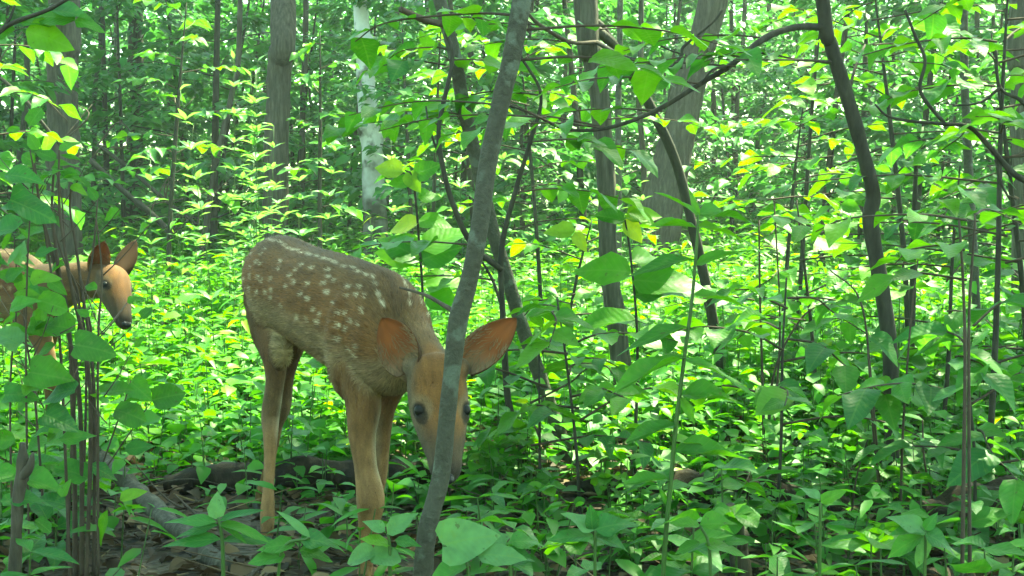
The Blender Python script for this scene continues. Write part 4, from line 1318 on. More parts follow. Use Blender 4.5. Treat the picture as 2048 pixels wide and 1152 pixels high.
Z = Vector((0, 0, 1))
def fawn_one():
    root = thing("fawn", "spotted fawn with its head lowered, grazing behind the grey sapling stem", "fawn", gp(-.28, 2.6))
    BF = Vector((.42, -.9, 0)).normalized()             # the way the body points
    BL = Vector((.9, .42, 0)).normalized()              # its left side
    tr = [((798, 712, 2.36), .045, .040), ((790, 700, 2.40), .080, .066), ((766, 668, 2.47), .108, .082), ((718, 640, 2.54), .108, .080), ((664, 612, 2.63), .101, .083), ((612, 588, 2.73), .095, .078), ((566, 568, 2.83), .098, .074), ((545, 556, 2.90), .082, .062), ((532, 552, 2.95), .05, .04)]
    trunk = [(P(*p), a, b, Z) for p, a, b in tr]
    HN = Vector((.27, -.94, .2)).normalized()          # out of the face
    hd = [((891, 962, 2.205), .013, .014), ((891, 945, 2.215), .022, .0245), ((889, 912, 2.235), .028, .0295), ((885, 872, 2.26), .037, .0385), ((879, 825, 2.285), .045, .0475), ((875, 782, 2.295), .046, .050), ((871, 745, 2.30), .042, .046), ((868, 722, 2.31), .030, .034)]
    head = [(P(*p), a, b, HN) for p, a, b in hd]
    HD = (head[0][0] - head[-1][0]).normalized()        # down the face
    HS = HD.cross(HN).normalized()
    if HS.x < 0: HS = -HS
    nk = [((862, 745, 2.32), .040, .040), ((838, 715, 2.35), .044, .040), ((808, 682, 2.40), .056, .046), ((784, 664, 2.46), .074, .058), ((760, 652, 2.52), .08, .058)]
    NU = Vector((.25, .45, 1)).normalized()
    neck = [(P(*p), a, b, NU) for p, a, b in nk]
    def leg(lst): return [(P(*p), a, a * (b if len(q) else 1), BF) for p, a, b, *q in [(x[0], x[1], x[2] if len(x) > 2 else 1) for x in lst]]
    def legs(lst): return [(P(*p), r, r * f, BF) for (p, r, f) in lst]
    fr = legs([((720, 690, 2.47), .058, .60), ((719, 750, 2.445), .048, .70), ((727, 812, 2.435), .036, .85), ((724, 868, 2.43), .0265, .92), ((731, 932, 2.425), .0212, .95), ((741, 996, 2.418), .0255, .98), ((738, 1045, 2.42), .0195, 1), ((734, 1090, 2.42), .0150, .9), ((732, 1130, 2.42), .0135, .95), ((731, 1155, 2.415), .0165, 1), ((729, 1178, 2.405), .0135, 1)])
    fl = legs([((800, 720, 2.50), .048, .62), ((784, 765, 2.52), .035, .75), ((769, 812, 2.535), .0245, .85), ((763, 865, 2.55), .0185, .95), ((759, 930, 2.57), .0165, 1), ((756, 955, 2.575), .0170, 1), ((752, 1000, 2.58), .0120, .95), ((747, 1060, 2.60), .0105, .95), ((745, 1085, 2.60), .0135, 1), ((742, 1108, 2.59), .0115, 1)])
    hr = legs([((534, 580, 2.86), .080, .55), ((538, 640, 2.82), .062, .60), ((546, 690, 2.78), .045, .66), ((551, 730, 2.775), .029, .80), ((549, 772, 2.785), .0205, .9), ((541, 828, 2.81), .0232, .8), ((541, 868, 2.79), .0170, .9), ((540, 910, 2.775), .0132, .95), ((537, 973, 2.745), .0120, .95), ((535, 1030, 2.72), .0148, 1), ((534, 1066, 2.71), .0128, 1), ((532, 1088, 2.70), .0125, 1)])
    hl = legs([((590, 610, 2.84), .066, .55), ((588, 660, 2.82), .048, .62), ((580, 705, 2.84), .031, .7), ((571, 755, 2.87), .0205, .85), ((562, 812, 2.91), .0240, .85), ((553, 850, 2.93), .0150, .9), ((545, 900, 2.95), .0115, .95), ((530, 960, 2.98), .0110, .95), ((524, 985, 2.98), .0138, 1), ((520, 1012, 2.97), .0115, 1)])
    tail = [(P(508, 520, 2.97), .020, .016, Z), (P(500, 560, 3.0), .024, .016, Z), (P(500, 610, 3.0), .012, .01, Z)]
    eye = lambda s_, c: c + HS * s_
    el = P(880, 822, 2.285) - HS * .0365 + HN * .0185
    er = P(880, 822, 2.285) + HS * .0365 + HN * .0185
    pose = dict(sweeps=[('trunk', trunk), ('neck', neck[::1]), ('head', head), ('fore_near', fr), ('fore_far', fl), ('hind_near', hr), ('hind_far', hl), ('tail', tail)],
                fore_near_in=BL, fore_far_in=-BL, hind_near_in=BL, hind_far_in=-BL,
                lumps=[(P(752, 585, 2.50), (BF * .07, BL * .035, Z * .04)),                                 # withers
                       (P(697, 690, 2.465), (BF * .05, BL * .040, Z * .10)), (P(712, 610, 2.50), (BF * .035, BL * .038, Z * .055)), (P(800, 640, 2.46), (BF * .035, BL * .03, Z * .07)), (P(528, 590, 2.80), (BF * .07, BL * .03, Z * .09)), (P(560, 700, 2.745), (BF * .035, BL * .022, Z * .04)),                              # shoulder blade
                       (el + HD * -.012 - HN * .001, (HS * .011, HN * .012, HD * .008)), (er + HD * -.012 - HN * .001, (HS * .011, HN * .012, HD * .008)), (el + HD * .013 - HN * .004, (HS * .010, HN * .010, HD * .008)), (er + HD * .013 - HN * .004, (HS * .010, HN * .010, HD * .008)),   # brows
                       (P(828, 735, 2.305), (HS * .020, HN * .018, HD * .020)), (P(918, 735, 2.305), (HS * .020, HN * .018, HD * .020))],   # ear roots
                down=HD, eyes=[(el, .0108), (er, .0108)],
                nose=(P(891, 957, 2.195) + HN * .006, HN, HD, HS),
                ears=[(P(820, 738, 2.29), P(757, 640, 2.31), Vector((-.15, -.95, -.22)), .100, .074, .026, -1),
                      (P(926, 735, 2.29), P(1023, 641, 2.31), Vector((.12, -.9, .42)), .122, .062, .026, 1)],
                hooves=[(P(728, 1192, 2.40), BF), (P(741, 1122, 2.585), BF), (P(531, 1102, 2.69), BF), (P(519, 1030, 2.96), BF)])
    build_fawn(root, pose, .0036, 110000, 3, np.array([.60, .545, .46]))
fawn_one()

def fawn_two():
    root = thing("fawn", "second fawn half hidden at the left edge behind the thin shrub stems", "fawn", gp(-1.45, 4.1))
    BF = Vector((.82, -.57, 0)).normalized(); BL = Vector((.57, .82, 0)).normalized()
    tr = [((96, 600, 3.84), .055, .045), ((72, 590, 3.88), .085, .062), ((34, 575, 3.96), .105, .072), ((-12, 570, 4.05), .105, .076), ((-62, 568, 4.14), .100, .078), ((-112, 562, 4.23), .096, .074), ((-150, 556, 4.30), .095, .070), ((-172, 552, 4.34), .075, .056), ((-185, 550, 4.37), .045, .035)]
    trunk = [(P(*p), a, b, Z) for p, a, b in tr]
    head_dir = (P(259, 655, 3.60) - P(219, 540, 3.76)).normalized()
    HN = Vector((.62, -.55, .45)); HN = (HN - head_dir * HN.dot(head_dir)).normalized()
    HD = head_dir; HS = HD.cross(HN).normalized()
    p0 = P(218, 548, 3.77)
    Lh = .205
    def hp(t, off=0.0): return p0 + HD * Lh * t + HN * off
    head = [(hp(1.0, -.008), .013, .014, HN), (hp(.92, -.006), .021, .021, HN), (hp(.76, -.004), .027, .026, HN), (hp(.56, -.002), .036, .034, HN), (hp(.36, 0), .045, .044, HN), (hp(.2, .002), .047, .046, HN), (hp(.07, 0), .040, .042, HN), (hp(-.02, -.004), .028, .030, HN)]
    neck = [(hp(.10, -.012), .045, .040, Vector((.2, .1, 1))), (P(178, 560, 3.78), .050, .042, Z), (P(140, 568, 3.80), .058, .048, Z), (P(98, 578, 3.86), .070, .056, Z), (P(60, 585, 3.93), .08, .06, Z)]
    def legs(lst): return [(P(*p), r, r * f, BF) for (p, r, f) in lst]
    fr = legs([((50, 600, 3.90), .058, .62), ((66, 640, 3.86), .048, .7), ((84, 680, 3.84), .032, .85), ((96, 720, 3.83), .024, .9), ((102, 770, 3.83), .021, 1), ((102, 800, 3.83), .016, 1), ((100, 850, 3.83), .0125, 1), ((98, 876, 3.82), .0145, 1), ((96, 888, 3.81), .0125, 1)])
    fl = legs([((88, 610, 3.98), .05, .62), ((96, 660, 4.0), .036, .8), ((84, 720, 4.03), .022, .9), ((72, 770, 4.05), .0175, 1), ((60, 830, 4.07), .012, 1), ((54, 852, 4.07), .014, 1), ((52, 864, 4.06), .012, 1)])
    hr = legs([((-160, 575, 4.25), .078, .55), ((-150, 630, 4.2), .06, .62), ((-140, 680, 4.18), .042, .7), ((-160, 730, 4.22), .024, .85), ((-185, 770, 4.28), .02, .85), ((-180, 810, 4.26), .0125, .95), ((-172, 840, 4.24), .0115, .95), ((-168, 856, 4.23), .0135, 1)])
    hl = legs([((-120, 590, 4.38), .07, .55), ((-110, 650, 4.36), .045, .7), ((-130, 700, 4.4), .024, .85), ((-155, 740, 4.45), .02, .85), ((-160, 790, 4.46), .0125, .95), ((-155, 830, 4.45), .0135, 1)])
    tail = [(P(-195, 530, 4.40), .018, .015, Z), (P(-204, 560, 4.43), .022, .015, Z), (P(-204, 600, 4.43), .011, .01, Z)]
    if HS.dot(BL) > 0: HS = -HS                       # towards the camera side
    er, el = hp(.36, .018) + HS * .0345, hp(.36, .018) - HS * .0345
    pose = dict(sweeps=[('trunk', trunk), ('neck', neck), ('head', head), ('fore_near', fr), ('fore_far', fl), ('hind_near', hr), ('hind_far', hl), ('tail', tail)],
                fore_near_in=BL, fore_far_in=-BL, hind_near_in=BL, hind_far_in=-BL, smooth=5,
                lumps=[(P(44, 560, 3.96), (BF * .06, BL * .034, Z * .04)),
                       (er - HD * .013 - HS * .003, (HS * .008, HN * .011, HD * .010)), (el - HD * .013 + HS * .003, (HS * .008, HN * .011, HD * .010)),
                       (hp(.02, .0) + HS * .030, (HS * .018, HN * .016, HD * .018)), (hp(.02, .0) - HS * .030, (HS * .018, HN * .016, HD * .018))],
                down=HD, eyes=[(er - HN * .003, .0100), (el - HN * .003, .0100)],
                nose=(hp(1.0, .000), HN, HD, HS),
                ears=[(hp(.0, -.006) + HS * .034, P(205, 489, 3.73), Vector((.1, -.9, .1)), .088, .056, .022, 1), (hp(.0, .0) - HS * .026, P(276, 478, 3.86), Vector((-.1, .8, -.2)), .112, .052, .022, 1)],
                hooves=[(P(95, 896, 3.80), BF), (P(51, 872, 4.05), BF), (P(-166, 866, 4.22), BF), (P(-153, 842, 4.44), BF)])
    build_fawn(root, pose, .0045, 46000, 9, np.array([.35, .285, .20]))  # whole coat scaled darker, standing in for shade where the sun overlights it
fawn_two()
#==DETAIL==
# ------------------------------------------------------------------ left shrub of thin bundled stems
sh = thing("shrub", "multi-stemmed shrub of thin dark bundled stems at the left edge", "shrub", gp(P(150, 1150, 2.4).x, 2.4))
STEMS = [([(150, 1200, 2.42), (148, 900, 2.42), (136, 640, 2.42), (96, 480, 2.4), (78, 400, 2.38), (68, 320, 2.36)], 13),
         ([(165, 1200, 2.4), (160, 820, 2.4), (132, 640, 2.4), (112, 500, 2.4), (104, 420, 2.4), (108, 330, 2.42)], 12),
         ([(172, 1200, 2.38), (180, 780, 2.38), (142, 570, 2.38), (120, 430, 2.38), (118, 300, 2.36)], 11),
         ([(186, 1200, 2.42), (188, 780, 2.42), (162, 570, 2.42), (150, 480, 2.42), (140, 420, 2.42), (142, 370, 2.4)], 9),
         ([(142, 1200, 2.36), (122, 720, 2.36), (100, 530, 2.36), (84, 430, 2.34), (60, 300, 2.3)], 8),
         ([(190, 1200, 2.44), (184, 690, 2.44), (166, 620, 2.44), (184, 520, 2.46), (192, 440, 2.46), (196, 390, 2.46)], 7),
         ([(196, 1190, 2.36), (196, 700, 2.36), (204, 560, 2.36), (192, 430, 2.36)], 7),
         ([(130, 1200, 2.46), (150, 760, 2.46), (158, 600, 2.46), (128, 520, 2.46), (108, 460, 2.46)], 8),
         ([(158, 1200, 2.5), (172, 700, 2.5), (134, 540, 2.5), (124, 400, 2.5), (112, 340, 2.5)], 7),
         ([(60, 1200, 2.3), (52, 740, 2.3), (56, 500, 2.28), (70, 330, 2.26)], 6),
         ([(100, 1200, 2.5), (70, 800, 2.5), (48, 640, 2.5), (56, 470, 2.5)], 7),
         ([(30, 1200, 2.4), (20, 800, 2.4), (34, 600, 2.4), (28, 470, 2.4)], 6),
         ([(180, 1000, 2.46), (215, 900, 2.46), (250, 800, 2.46), (262, 760, 2.46)], 5),
         ([(196, 960, 2.5), (270, 850, 2.52), (305, 800, 2.54)], 4)]
for pts, w in STEMS:
    branch(sh, pts, [w * .85, w * .72, w * .58, w * .36], M_TWIG, sides=7, k=6, name="stem", wob=.1)
for (u, v, d, L, a, f, kd, cl) in [
    (150, 690, 2.3, 105, -8, .65, 'heart', 'green'), (60, 745, 2.3, 110, -10, .6, 'heart', 'green'), (150, 660, 2.34, 85, 165, .5, 'round', 'green'), (60, 560, 2.3, 80, 10, .6, 'ovate', 'green'),
    (75, 600, 2.3, 75, -15, .7, 'round', 'green'), (40, 690, 2.3, 90, 150, .5, 'heart', 'pale'), (20, 620, 2.25, 80, 30, .5, 'ovate', 'dark'), (10, 790, 2.3, 80, 5, .5, 'heart', 'dark'),
    (90, 830, 2.3, 95, -20, .4, 'heart', 'dark'), (30, 880, 2.2, 60, 180, .8, 'round', 'green'), (120, 880, 2.3, 90, 10, .4, 'ovate', 'dark'), (200, 790, 2.4, 90, 20, .35, 'heart', 'green'),
    (230, 820, 2.44, 80, -10, .6, 'round', 'green'), (262, 765, 2.46, 70, -40, .6, 'heart', 'dark'), (305, 800, 2.54, 80, 15, .8, 'round', 'green'), (180, 930, 2.4, 80, -30, .4, 'ovate', 'dark'),
    (60, 960, 2.25, 85, -20, .4, 'heart', 'dark'), (110, 640, 2.35, 60, 200, .6, 'ovate', 'green'), (90, 460, 2.4, 80, 190, .4, 'ovate', 'green'), (30, 460, 2.3, 110, 175, .4, 'heart', 'dark'),
    (20, 400, 2.2, 120, -20, .5, 'heart', 'dark'), (10, 350, 2.2, 100, 0, .5, 'ovate', 'dark'), (110, 390, 2.4, 80, 170, .3, 'ovate', 'dark'),
    (108, 330, 2.4, 62, 10, .4, 'ovate', 'green'), (118, 300, 2.4, 60, 25, .5, 'ovate', 'green'), (112, 320, 2.4, 60, 150, .5, 'ovate', 'green'), (75, 300, 2.4, 55, 120, .6, 'ovate', 'green'), (118, 310, 2.4, 62, -10, .4, 'lance', 'green'),
    (120, 345, 2.4, 66, -20, .4, 'ovate', 'green'), (116, 360, 2.4, 60, 20, .35, 'ovate', 'green'), (112, 345, 2.4, 66, 200, .4, 'ovate', 'green'), (142, 370, 2.4, 50, -30, .5, 'ovate', 'green'), (60, 250, 2.35, 50, 60, .8, 'round', 'green'),
    (40, 260, 2.35, 40, 180, .7, 'ovate', 'green'), (70, 325, 2.35, 40, 150, .9, 'round', 'green'), (250, 900, 2.46, 75, 10, .5, 'ovate', 'dark'), (150, 780, 2.3, 90, 185, .4, 'heart', 'dark'), (20, 1000, 2.2, 100, 10, .3, 'ovate', 'dark'),
    (130, 1010, 2.25, 90, 160, .4, 'ovate', 'dark'), (215, 1020, 2.35, 110, -110, .7, 'lance', 'green'), (240, 1000, 2.35, 70, 25, .5, 'ovate', 'yellow'), (40, 530, 2.2, 70, 100, .6, 'ovate', 'pale'), (15, 530, 2.2, 60, 60, .5, 'lance', 'pale')]:
    leafP(sh, u, v, d, L * .8, a, f, kd, cl, depth=rnd.uniform(-.3, .3))
for (u, v, L, a, f, kd, cl) in [(70, 510, 60, 20, .5, 'ovate', 'dark'), (20, 505, 70, -20, .5, 'lance', 'pale'), (45, 560, 75, 160, .6, 'ovate', 'green'), (95, 560, 62, -35, .6, 'ovate', 'green'), (30, 600, 70, 10, .5, 'heart', 'green'), (8, 560, 70, 30, .6, 'ovate', 'dark'), (90, 640, 60, 190, .6, 'round', 'green'), (60, 650, 66, -15, .6, 'heart', 'green'), (15, 660, 70, 0, .5, 'ovate', 'green'), (110, 690, 60, 200, .5, 'ovate', 'green'), (5, 500, 60, 70, .6, 'lance', 'green'), (60, 480, 50, 130, .5, 'lance', 'green')]:
    leafP(sh, u, v, 2.35, L * .78, a, f, kd, cl, depth=rnd.uniform(-.3, .3))
for _ in range(34):                              # fine side twigs
    u0 = rnd.uniform(40, 215); v0 = rnd.uniform(380, 900); d0 = rnd.uniform(2.3, 2.5); sg = rnd.choice((-1, 1))
    du_, dv_ = rnd.uniform(25, 95) * sg, rnd.uniform(-130, -30)
    branch(sh, [(u0, v0, d0), (u0 + du_ * .45, v0 + dv_ * .4, d0), (u0 + du_, v0 + dv_, d0 + rnd.uniform(-.08, .08))], [3.2, 1.4], M_TWIG, sides=5, k=4, name="twig")
    if rnd.random() < .5: leafP(sh, u0 + du_, v0 + dv_, d0, rnd.uniform(22, 42), rnd.uniform(-40, 220), rnd.uniform(.3, .8), rnd.choice(('ovate', 'round')), 'green')
for _ in range(24):
    leafP(sh, rnd.uniform(-30, 95), rnd.uniform(480, 680), rnd.uniform(2.3, 2.6), rnd.uniform(28, 48), rnd.uniform(-40, 220), rnd.uniform(.3, .8), rnd.choice(('ovate', 'heart', 'lance')), rnd.choice(('green', 'dark')))
for _ in range(22):
    leafP(sh, rnd.uniform(-20, 190), rnd.uniform(780, 1080), rnd.uniform(2.2, 2.6), rnd.uniform(38, 68), rnd.uniform(-40, 220), rnd.uniform(.1, .6), rnd.choice(('heart', 'ovate', 'round')), rnd.choice(('dark', 'dark', 'green')), depth=rnd.uniform(-.5, .5))

snag = thing("dead_snag", "thick dead grey stem with a knotted broken top at the lower left corner", "dead wood", gp(P(32, 1150, 2.2).x, 2.2))
mb = MB(); mb.tube([P(26, 1320, 2.2), P(30, 1115, 2.2), P(36, 1010, 2.2), P(44, 940, 2.2), P(46, 885, 2.2)], [.011, .0095, .009, .010, .005], 10, 6, .12); mb.build("stem", M_DEAD, snag, snag.location)
mb = MB(); mb.tube([P(40, 960, 2.2), P(58, 935, 2.19), P(66, 905, 2.19)], [.008, .007, .002], 8, 4, .2); mb.build("stub", M_DEAD, snag, snag.location)

# ------------------------------------------------------------------ fallen wood
log = thing("fallen_log", "fallen dark pole slanting from the shrub down to the bottom edge", "log", P(320, 1010, 2.85))
mb = MB(); mb.tube([P(190, 905, 3.1), P(245, 955, 2.95), P(310, 1020, 2.78), P(380, 1080, 2.6), P(450, 1140, 2.42)], [.016, .019, .020, .020, .019], 18, 12, .16, .14, 9); mb.build("trunk", M_BARK, log, log.location)
log2 = thing("rotten_log", "dark rotten log lying behind the grazing fawn's legs", "log", gp(-.4, 3.1))
a, b = P(330, 990, 3.12), P(930, 965, 3.22)
mb = MB(); mb.tube([Vector((a.x, 3.12, .035)), Vector((-.55, 3.13, .05)), Vector((-.25, 3.17, .045)), Vector((b.x, 3.22, .04))], [.022, .034, .030, .018], 18, 14, .22, .2, 11); mb.build("trunk", M_ROT, log2, log2.location)
log3 = thing("rotten_log", "dark crumbling log under the big leaves right of centre", "log", gp(.45, 3.05))
mb = MB(); mb.tube([gp(.12, 3.15, .01), gp(.36, 3.1, .025), gp(.55, 3.05, .03), gp(.76, 3.0, .01)], [.02, .04, .042, .02], 22, 14, .12, .2, 13); mb.build("trunk", M_ROT, log3, log3.location)
log4 = thing("rotten_log", "low decayed log beneath the curving right-hand tree", "log", gp(.95, 2.85))
mb = MB(); mb.tube([gp(.72, 2.75, .02), gp(.9, 2.85, .05), gp(1.15, 2.9, .06), gp(1.4, 2.9, .03)], [.02, .04, .042, .02], 20, 12, .25, .2, 11); mb.build("trunk", M_ROT, log4, log4.location)
st = thing("stump", "small broken grey stump with a jagged top near the bottom right", "stump", gp(P(1480, 1100, 2.5).x, 2.5))
mb = MB(); mb.tube([P(1486, 1170, 2.5), P(1478, 1090, 2.5), P(1468, 1045, 2.5), P(1460, 1020, 2.5), P(1456, 1008, 2.5)], [.019, .016, .0145, .0125, .007], 16, 6, .2, .25, 9); mb.build("trunk", M_DEAD, st, st.location)
mb = MB(); mb.tube([P(1486, 1100, 2.48), P(1484, 1050, 2.48), P(1480, 1022, 2.48)], [.006, .005, .001], 7, 3, .2); mb.build("splinter", M_DEAD, st, st.location)

for i in range(26):
    x, y = wedge(1, 2.3, 3.4, 0, 2048)[0]
    th = rnd.uniform(0, 3.14); L = rnd.uniform(.12, .4)
    mb = MB()
    mb.tube([gp(x, y, .012), gp(x + math.cos(th) * L * .5, y + math.sin(th) * L * .5, rnd.uniform(.02, .05)), gp(x + math.cos(th) * L, y + math.sin(th) * L, rnd.uniform(.01, .09))], [rnd.uniform(.002, .005), .001], 6, 4, .1)
    tag(mb.build("fallen_twig", rnd.choice((M_DEAD, M_TWIG))), "thin dead twig on the leaf litter " + near_place(x, y), "twig", "dead twigs on the ground")

# ------------------------------------------------------------------ tall pale-stalked herb right of centre
th_ = thing("tall_herb", "tall pale green herb with long pointed leaves right of centre", "plant", gp(P(1335, 1150, 2.1).x, 2.1))
mb = MB(); c = mb.tube([gp(P(1318, 1150, 2.1).x, 2.1, -.02), P(1330, 1090, 2.1), P(1342, 960, 2.1), P(1352, 850, 2.1), P(1368, 720, 2.1), P(1384, 600, 2.1), P(1394, 480, 2.1), P(1396, 430, 2.1)], [.0038, .0037, .0035, .0033, .003, .0027, .0022, .0015], 9, 5, .04)
mb.build("stem", M_STALK, th_, th_.location)
for (u, v, L, a, f, kd, dp, wd) in [(1396, 432, 125, 142, .35, 'lance', -.2, 1), (1398, 440, 90, 105, .6, 'lance', .1, 1), (1396, 428, 175, 3, .35, 'ovate', .3, .62), (1394, 452, 190, -8, .3, 'ovate', .1, .6), (1392, 455, 120, 172, .3, 'ovate', .2, .8),
        (1392, 520, 200, 182, .35, 'ovate', -.2, .55), (1390, 530, 150, 20, .35, 'ovate', -.3, .7), (1386, 590, 210, -4, .28, 'ovate', .1, .5), (1378, 655, 190, 188, .32, 'ovate', -.1, .6), (1372, 715, 215, 198, .45, 'ovate', -.35, .75), (1372, 722, 190, -14, .35, 'ovate', -.3, .6),
        (1362, 790, 150, 0, .45, 'ovate', -.3, .95), (1360, 792, 80, -62, .55, 'lance', -.2, 1.6), (1352, 850, 140, 192, .5, 'ovate', -.3, .9), (1346, 905, 190, 2, .35, 'ovate', -.2, .6), (1340, 960, 120, 178, .5, 'ovate', -.2, .9), (1345, 880, 160, -6, .3, 'ovate', .2, .7), (1335, 1010, 50, 115, .9, 'ovate', -.1, .7)]:
    leafP(th_, u, v, 2.1, L * .8, a, f * .8, kd, 'green', wd * .75, dp)

ph = thing("leafy_plant", "seedling of long drooping leaves with one upright spear leaf at the bottom left", "plant", gp(P(445, 1150, 2.0).x, 2.0))
mb = MB(); mb.tube([gp(P(446, 1150, 2.0).x, 2.0), P(446, 1120, 2.0), P(442, 1060, 2.0), P(436, 1035, 2.0)], [.0035, .003, .0026, .002], 7, 4, 0); mb.build("stem", M_STALK, ph, ph.location)
for (u, v, L, a, f, kd) in [(432, 1038, 55, 90, .9, 'ovate'), (438, 1042, 95, 20, .35, 'lance'), (438, 1048, 105, -6, .4, 'lance'), (434, 1044, 105, 172, .35, 'lance'), (436, 1050, 100, 190, .35, 'lance'), (442, 1078, 120, 180, .4, 'lance'), (444, 1082, 110, 8, .45, 'lance'), (438, 1046, 70, -30, .3, 'lance')]:
    leafP(ph, u, v, 2.0, L, a, f, kd, 'pale' if a == 90 else 'dark', 1.15, rnd.uniform(-.3, .3))

# near leaves at the bottom edge, each on a small plant of its own
for (u, d, hv, lv, lab) in [
    (935, 1.85, 1090, [(885, 1090, 105, 16, .85, 'heart', 'pale'), (955, 1110, 90, 5, .6, 'ovate', 'pale'), (940, 1130, 110, 200, .4, 'ovate', 'dark')], "low plant with one broad pale leaf turned to the viewer"),
    (780, 1.95, 1050, [(775, 1068, 100, 48, .7, 'ovate', 'pale'), (770, 1062, 70, 150, .6, 'ovate', 'pale'), (740, 1110, 90, 0, .55, 'round', 'pale'), (750, 1110, 85, 182, .55, 'round', 'pale'), (790, 1080, 80, -10, .4, 'ovate', 'dark'), (780, 1090, 90, 160, .4, 'ovate', 'green')], "low plant with pale rounded leaves in front of the near foreleg"),
    (560, 1.95, 1060, [(620, 1075, 120, 130, .5, 'lance', 'pale'), (600, 1080, 120, 4, .4, 'ovate', 'dark'), (590, 1090, 110, 176, .45, 'ovate', 'green'), (600, 1100, 100, -12, .5, 'ovate', 'green'), (570, 1110, 110, 190, .5, 'ovate', 'dark')], "leafy plant in front of the grazing fawn's hind feet"),
    (1190, 2.0, 1040, [(1190, 1060, 110, 150, .5, 'ovate', 'pale'), (1190, 1060, 130, 22, .45, 'ovate', 'dark'), (1185, 1070, 130, 184, .4, 'ovate', 'dark'), (1190, 1075, 110, -8, .4, 'ovate', 'dark'), (1185, 1062, 80, 95, .6, 'ovate', 'dark')], "dark bushy seedling at the bottom centre right of the grey stem"),
    (1640, 2.05, 1000, [(1640, 1005, 90, 172, .4, 'lance', 'green'), (1640, 1000, 70, 140, .4, 'ovate', 'pale'), (1642, 1005, 80, 35, .5, 'ovate', 'green'), (1650, 1050, 90, 10, .35, 'lance', 'dark'), (1660, 1085, 90, 25, .4, 'lance', 'dark')], "arching seedling over the dark hollow in the bottom right"),
    (1850, 2.0, 1060, [(1850, 1065, 115, 150, .5, 'ovate', 'pale'), (1850, 1065, 100, 168, .4, 'ovate', 'dark'), (1850, 1060, 60, 60, .6, 'ovate', 'dark'), (1850, 1068, 110, -18, .4, 'ovate', 'dark'), (1848, 1075, 90, -95, .6, 'ovate', 'pale'), (1846, 1072, 120, 205, .5, 'ovate', 'dark')], "dark seedling with drooping ribbed leaves in the bottom right corner"),
    (1420, 1.95, 1060, [(1400, 1050, 110, 6, .4, 'ovate', 'green'), (1400, 1052, 90, 170, .4, 'ovate', 'green'), (1410, 1090, 120, -3, .35, 'ovate', 'green'), (1400, 1085, 80, 200, .4, 'ovate', 'green'), (1450, 1085, 70, 10, .5, 'ovate', 'green')], "bright green spreading seedling beside the broken stump"),
    (1020, 2.0, 1080, [(1010, 1090, 100, 165, .5, 'heart', 'pale'), (1020, 1085, 110, 10, .4, 'ovate', 'dark'), (1015, 1100, 90, -20, .5, 'ovate', 'dark')], "small dark plant right of the broad pale leaf")]:
    r_ = thing("low_plant", lab, "plant", gp(P(u, 1150, d).x, d))
    mb = MB(); mb.tube([gp(P(u, 1150, d).x, d, -.01), P(u, (hv + 1150) / 2 + 10, d), P(lv[0][0], lv[0][1], d)], [.003, .0018], 6, 5, 0); mb.build("stem", M_STALK, r_, r_.location)
    for (lu, lvv, L, a, f, kd, cl) in lv:
        leafP(r_, lu, lvv, d, L * (.70 if u != 935 else 1.1), a, f * .85, kd, cl, 1.0, rnd.uniform(-.25, .25))

# ------------------------------------------------------------------ overhanging leaves at the top left
ov = thing("overhanging_branch", "dark twig with big drooping oval leaves at the top left corner", "branch", P(60, 20, 1.7))
branch(ov, [(-60, 110, 1.7), (0, 62, 1.7), (35, 42, 1.7), (95, 20, 1.7), (150, -10, 1.7)], [12, 10, 7], M_BARK_DARK)
branch(ov, [(0, 62, 1.7), (18, 40, 1.7), (30, 10, 1.7)], [8, 5], M_BARK_DARK)
for (u, v, L, a, f, cl) in [(52, 62, 95, -15, .75, 'green'), (150, 40, 90, 168, .55, 'green'), (40, 45, 60, 12, .5, 'dark'), (30, 60, 50, 190, .6, 'green'), (150, 42, 60, -10, .5, 'green'), (100, 22, 80, 5, .4, 'dark')]:
    leafP(ov, u, v, 1.7, L, a, f, 'ovate', cl, 1.25, .1)

# leafy sprays on the saplings, hanging into the picture
def spray_at(root, anchors, nl, L, kind='ovate', col=('green',), length=.32):
    for (u, v, d, az) in anchors:
        p = P(u, v, d)
        twig_leaves(root, arch(p, az, length * rnd.uniform(.8, 1.2), .05, .07), nl, L, kind, col, twig_r=.0016)

spray_at(t1, [(1030, 60, 2.03, 0.2), (1036, 30, 2.03, 2.6), (1020, 120, 2.03, .5)], 6, .075)
spray_at(t2, [(900, 100, 3.35, 2.8), (905, 130, 3.35, 3.4), (930, 230, 3.38, 3.0), (890, 40, 3.36, .3), (925, 190, 3.38, .2)], 6, .085, col=('green', 'green', 'dark'), length=.19)
spray_at(t3, [(878, 250, 3.2, 3.1), (1060, 285, 3.24, .3), (1082, 190, 3.23, 2.6), (905, 120, 3.2, 1.0), (1030, 385, 3.25, .2), (945, 490, 3.24, 3.4), (985, 560, 3.3, 3.0)], 6, .10)
spray_at(t4, [(1140, 84, 3.7, 3.0), (1080, 50, 3.6, 2.8), (1180, 60, 3.85, .2), (1210, 240, 3.8, .4)], 6, .085)
spray_at(t6, [(1530, 76, 3.0, 2.9), (1400, 168, 2.93, 3.6), (1310, 222, 2.9, 2.6), (1215, 256, 2.88, 3.4), (1010, 210, 2.82, 3.1), (1080, 235, 2.85, 2.7), (1520, 120, 2.9, 3.3), (1600, 120, 3.0, 3.8), (1730, 90, 3.3, .6), (1712, 130, 3.2, .1), (1455, 133, 2.95, 3.2)], 6, .075, col=('green', 'green', 'dark'))

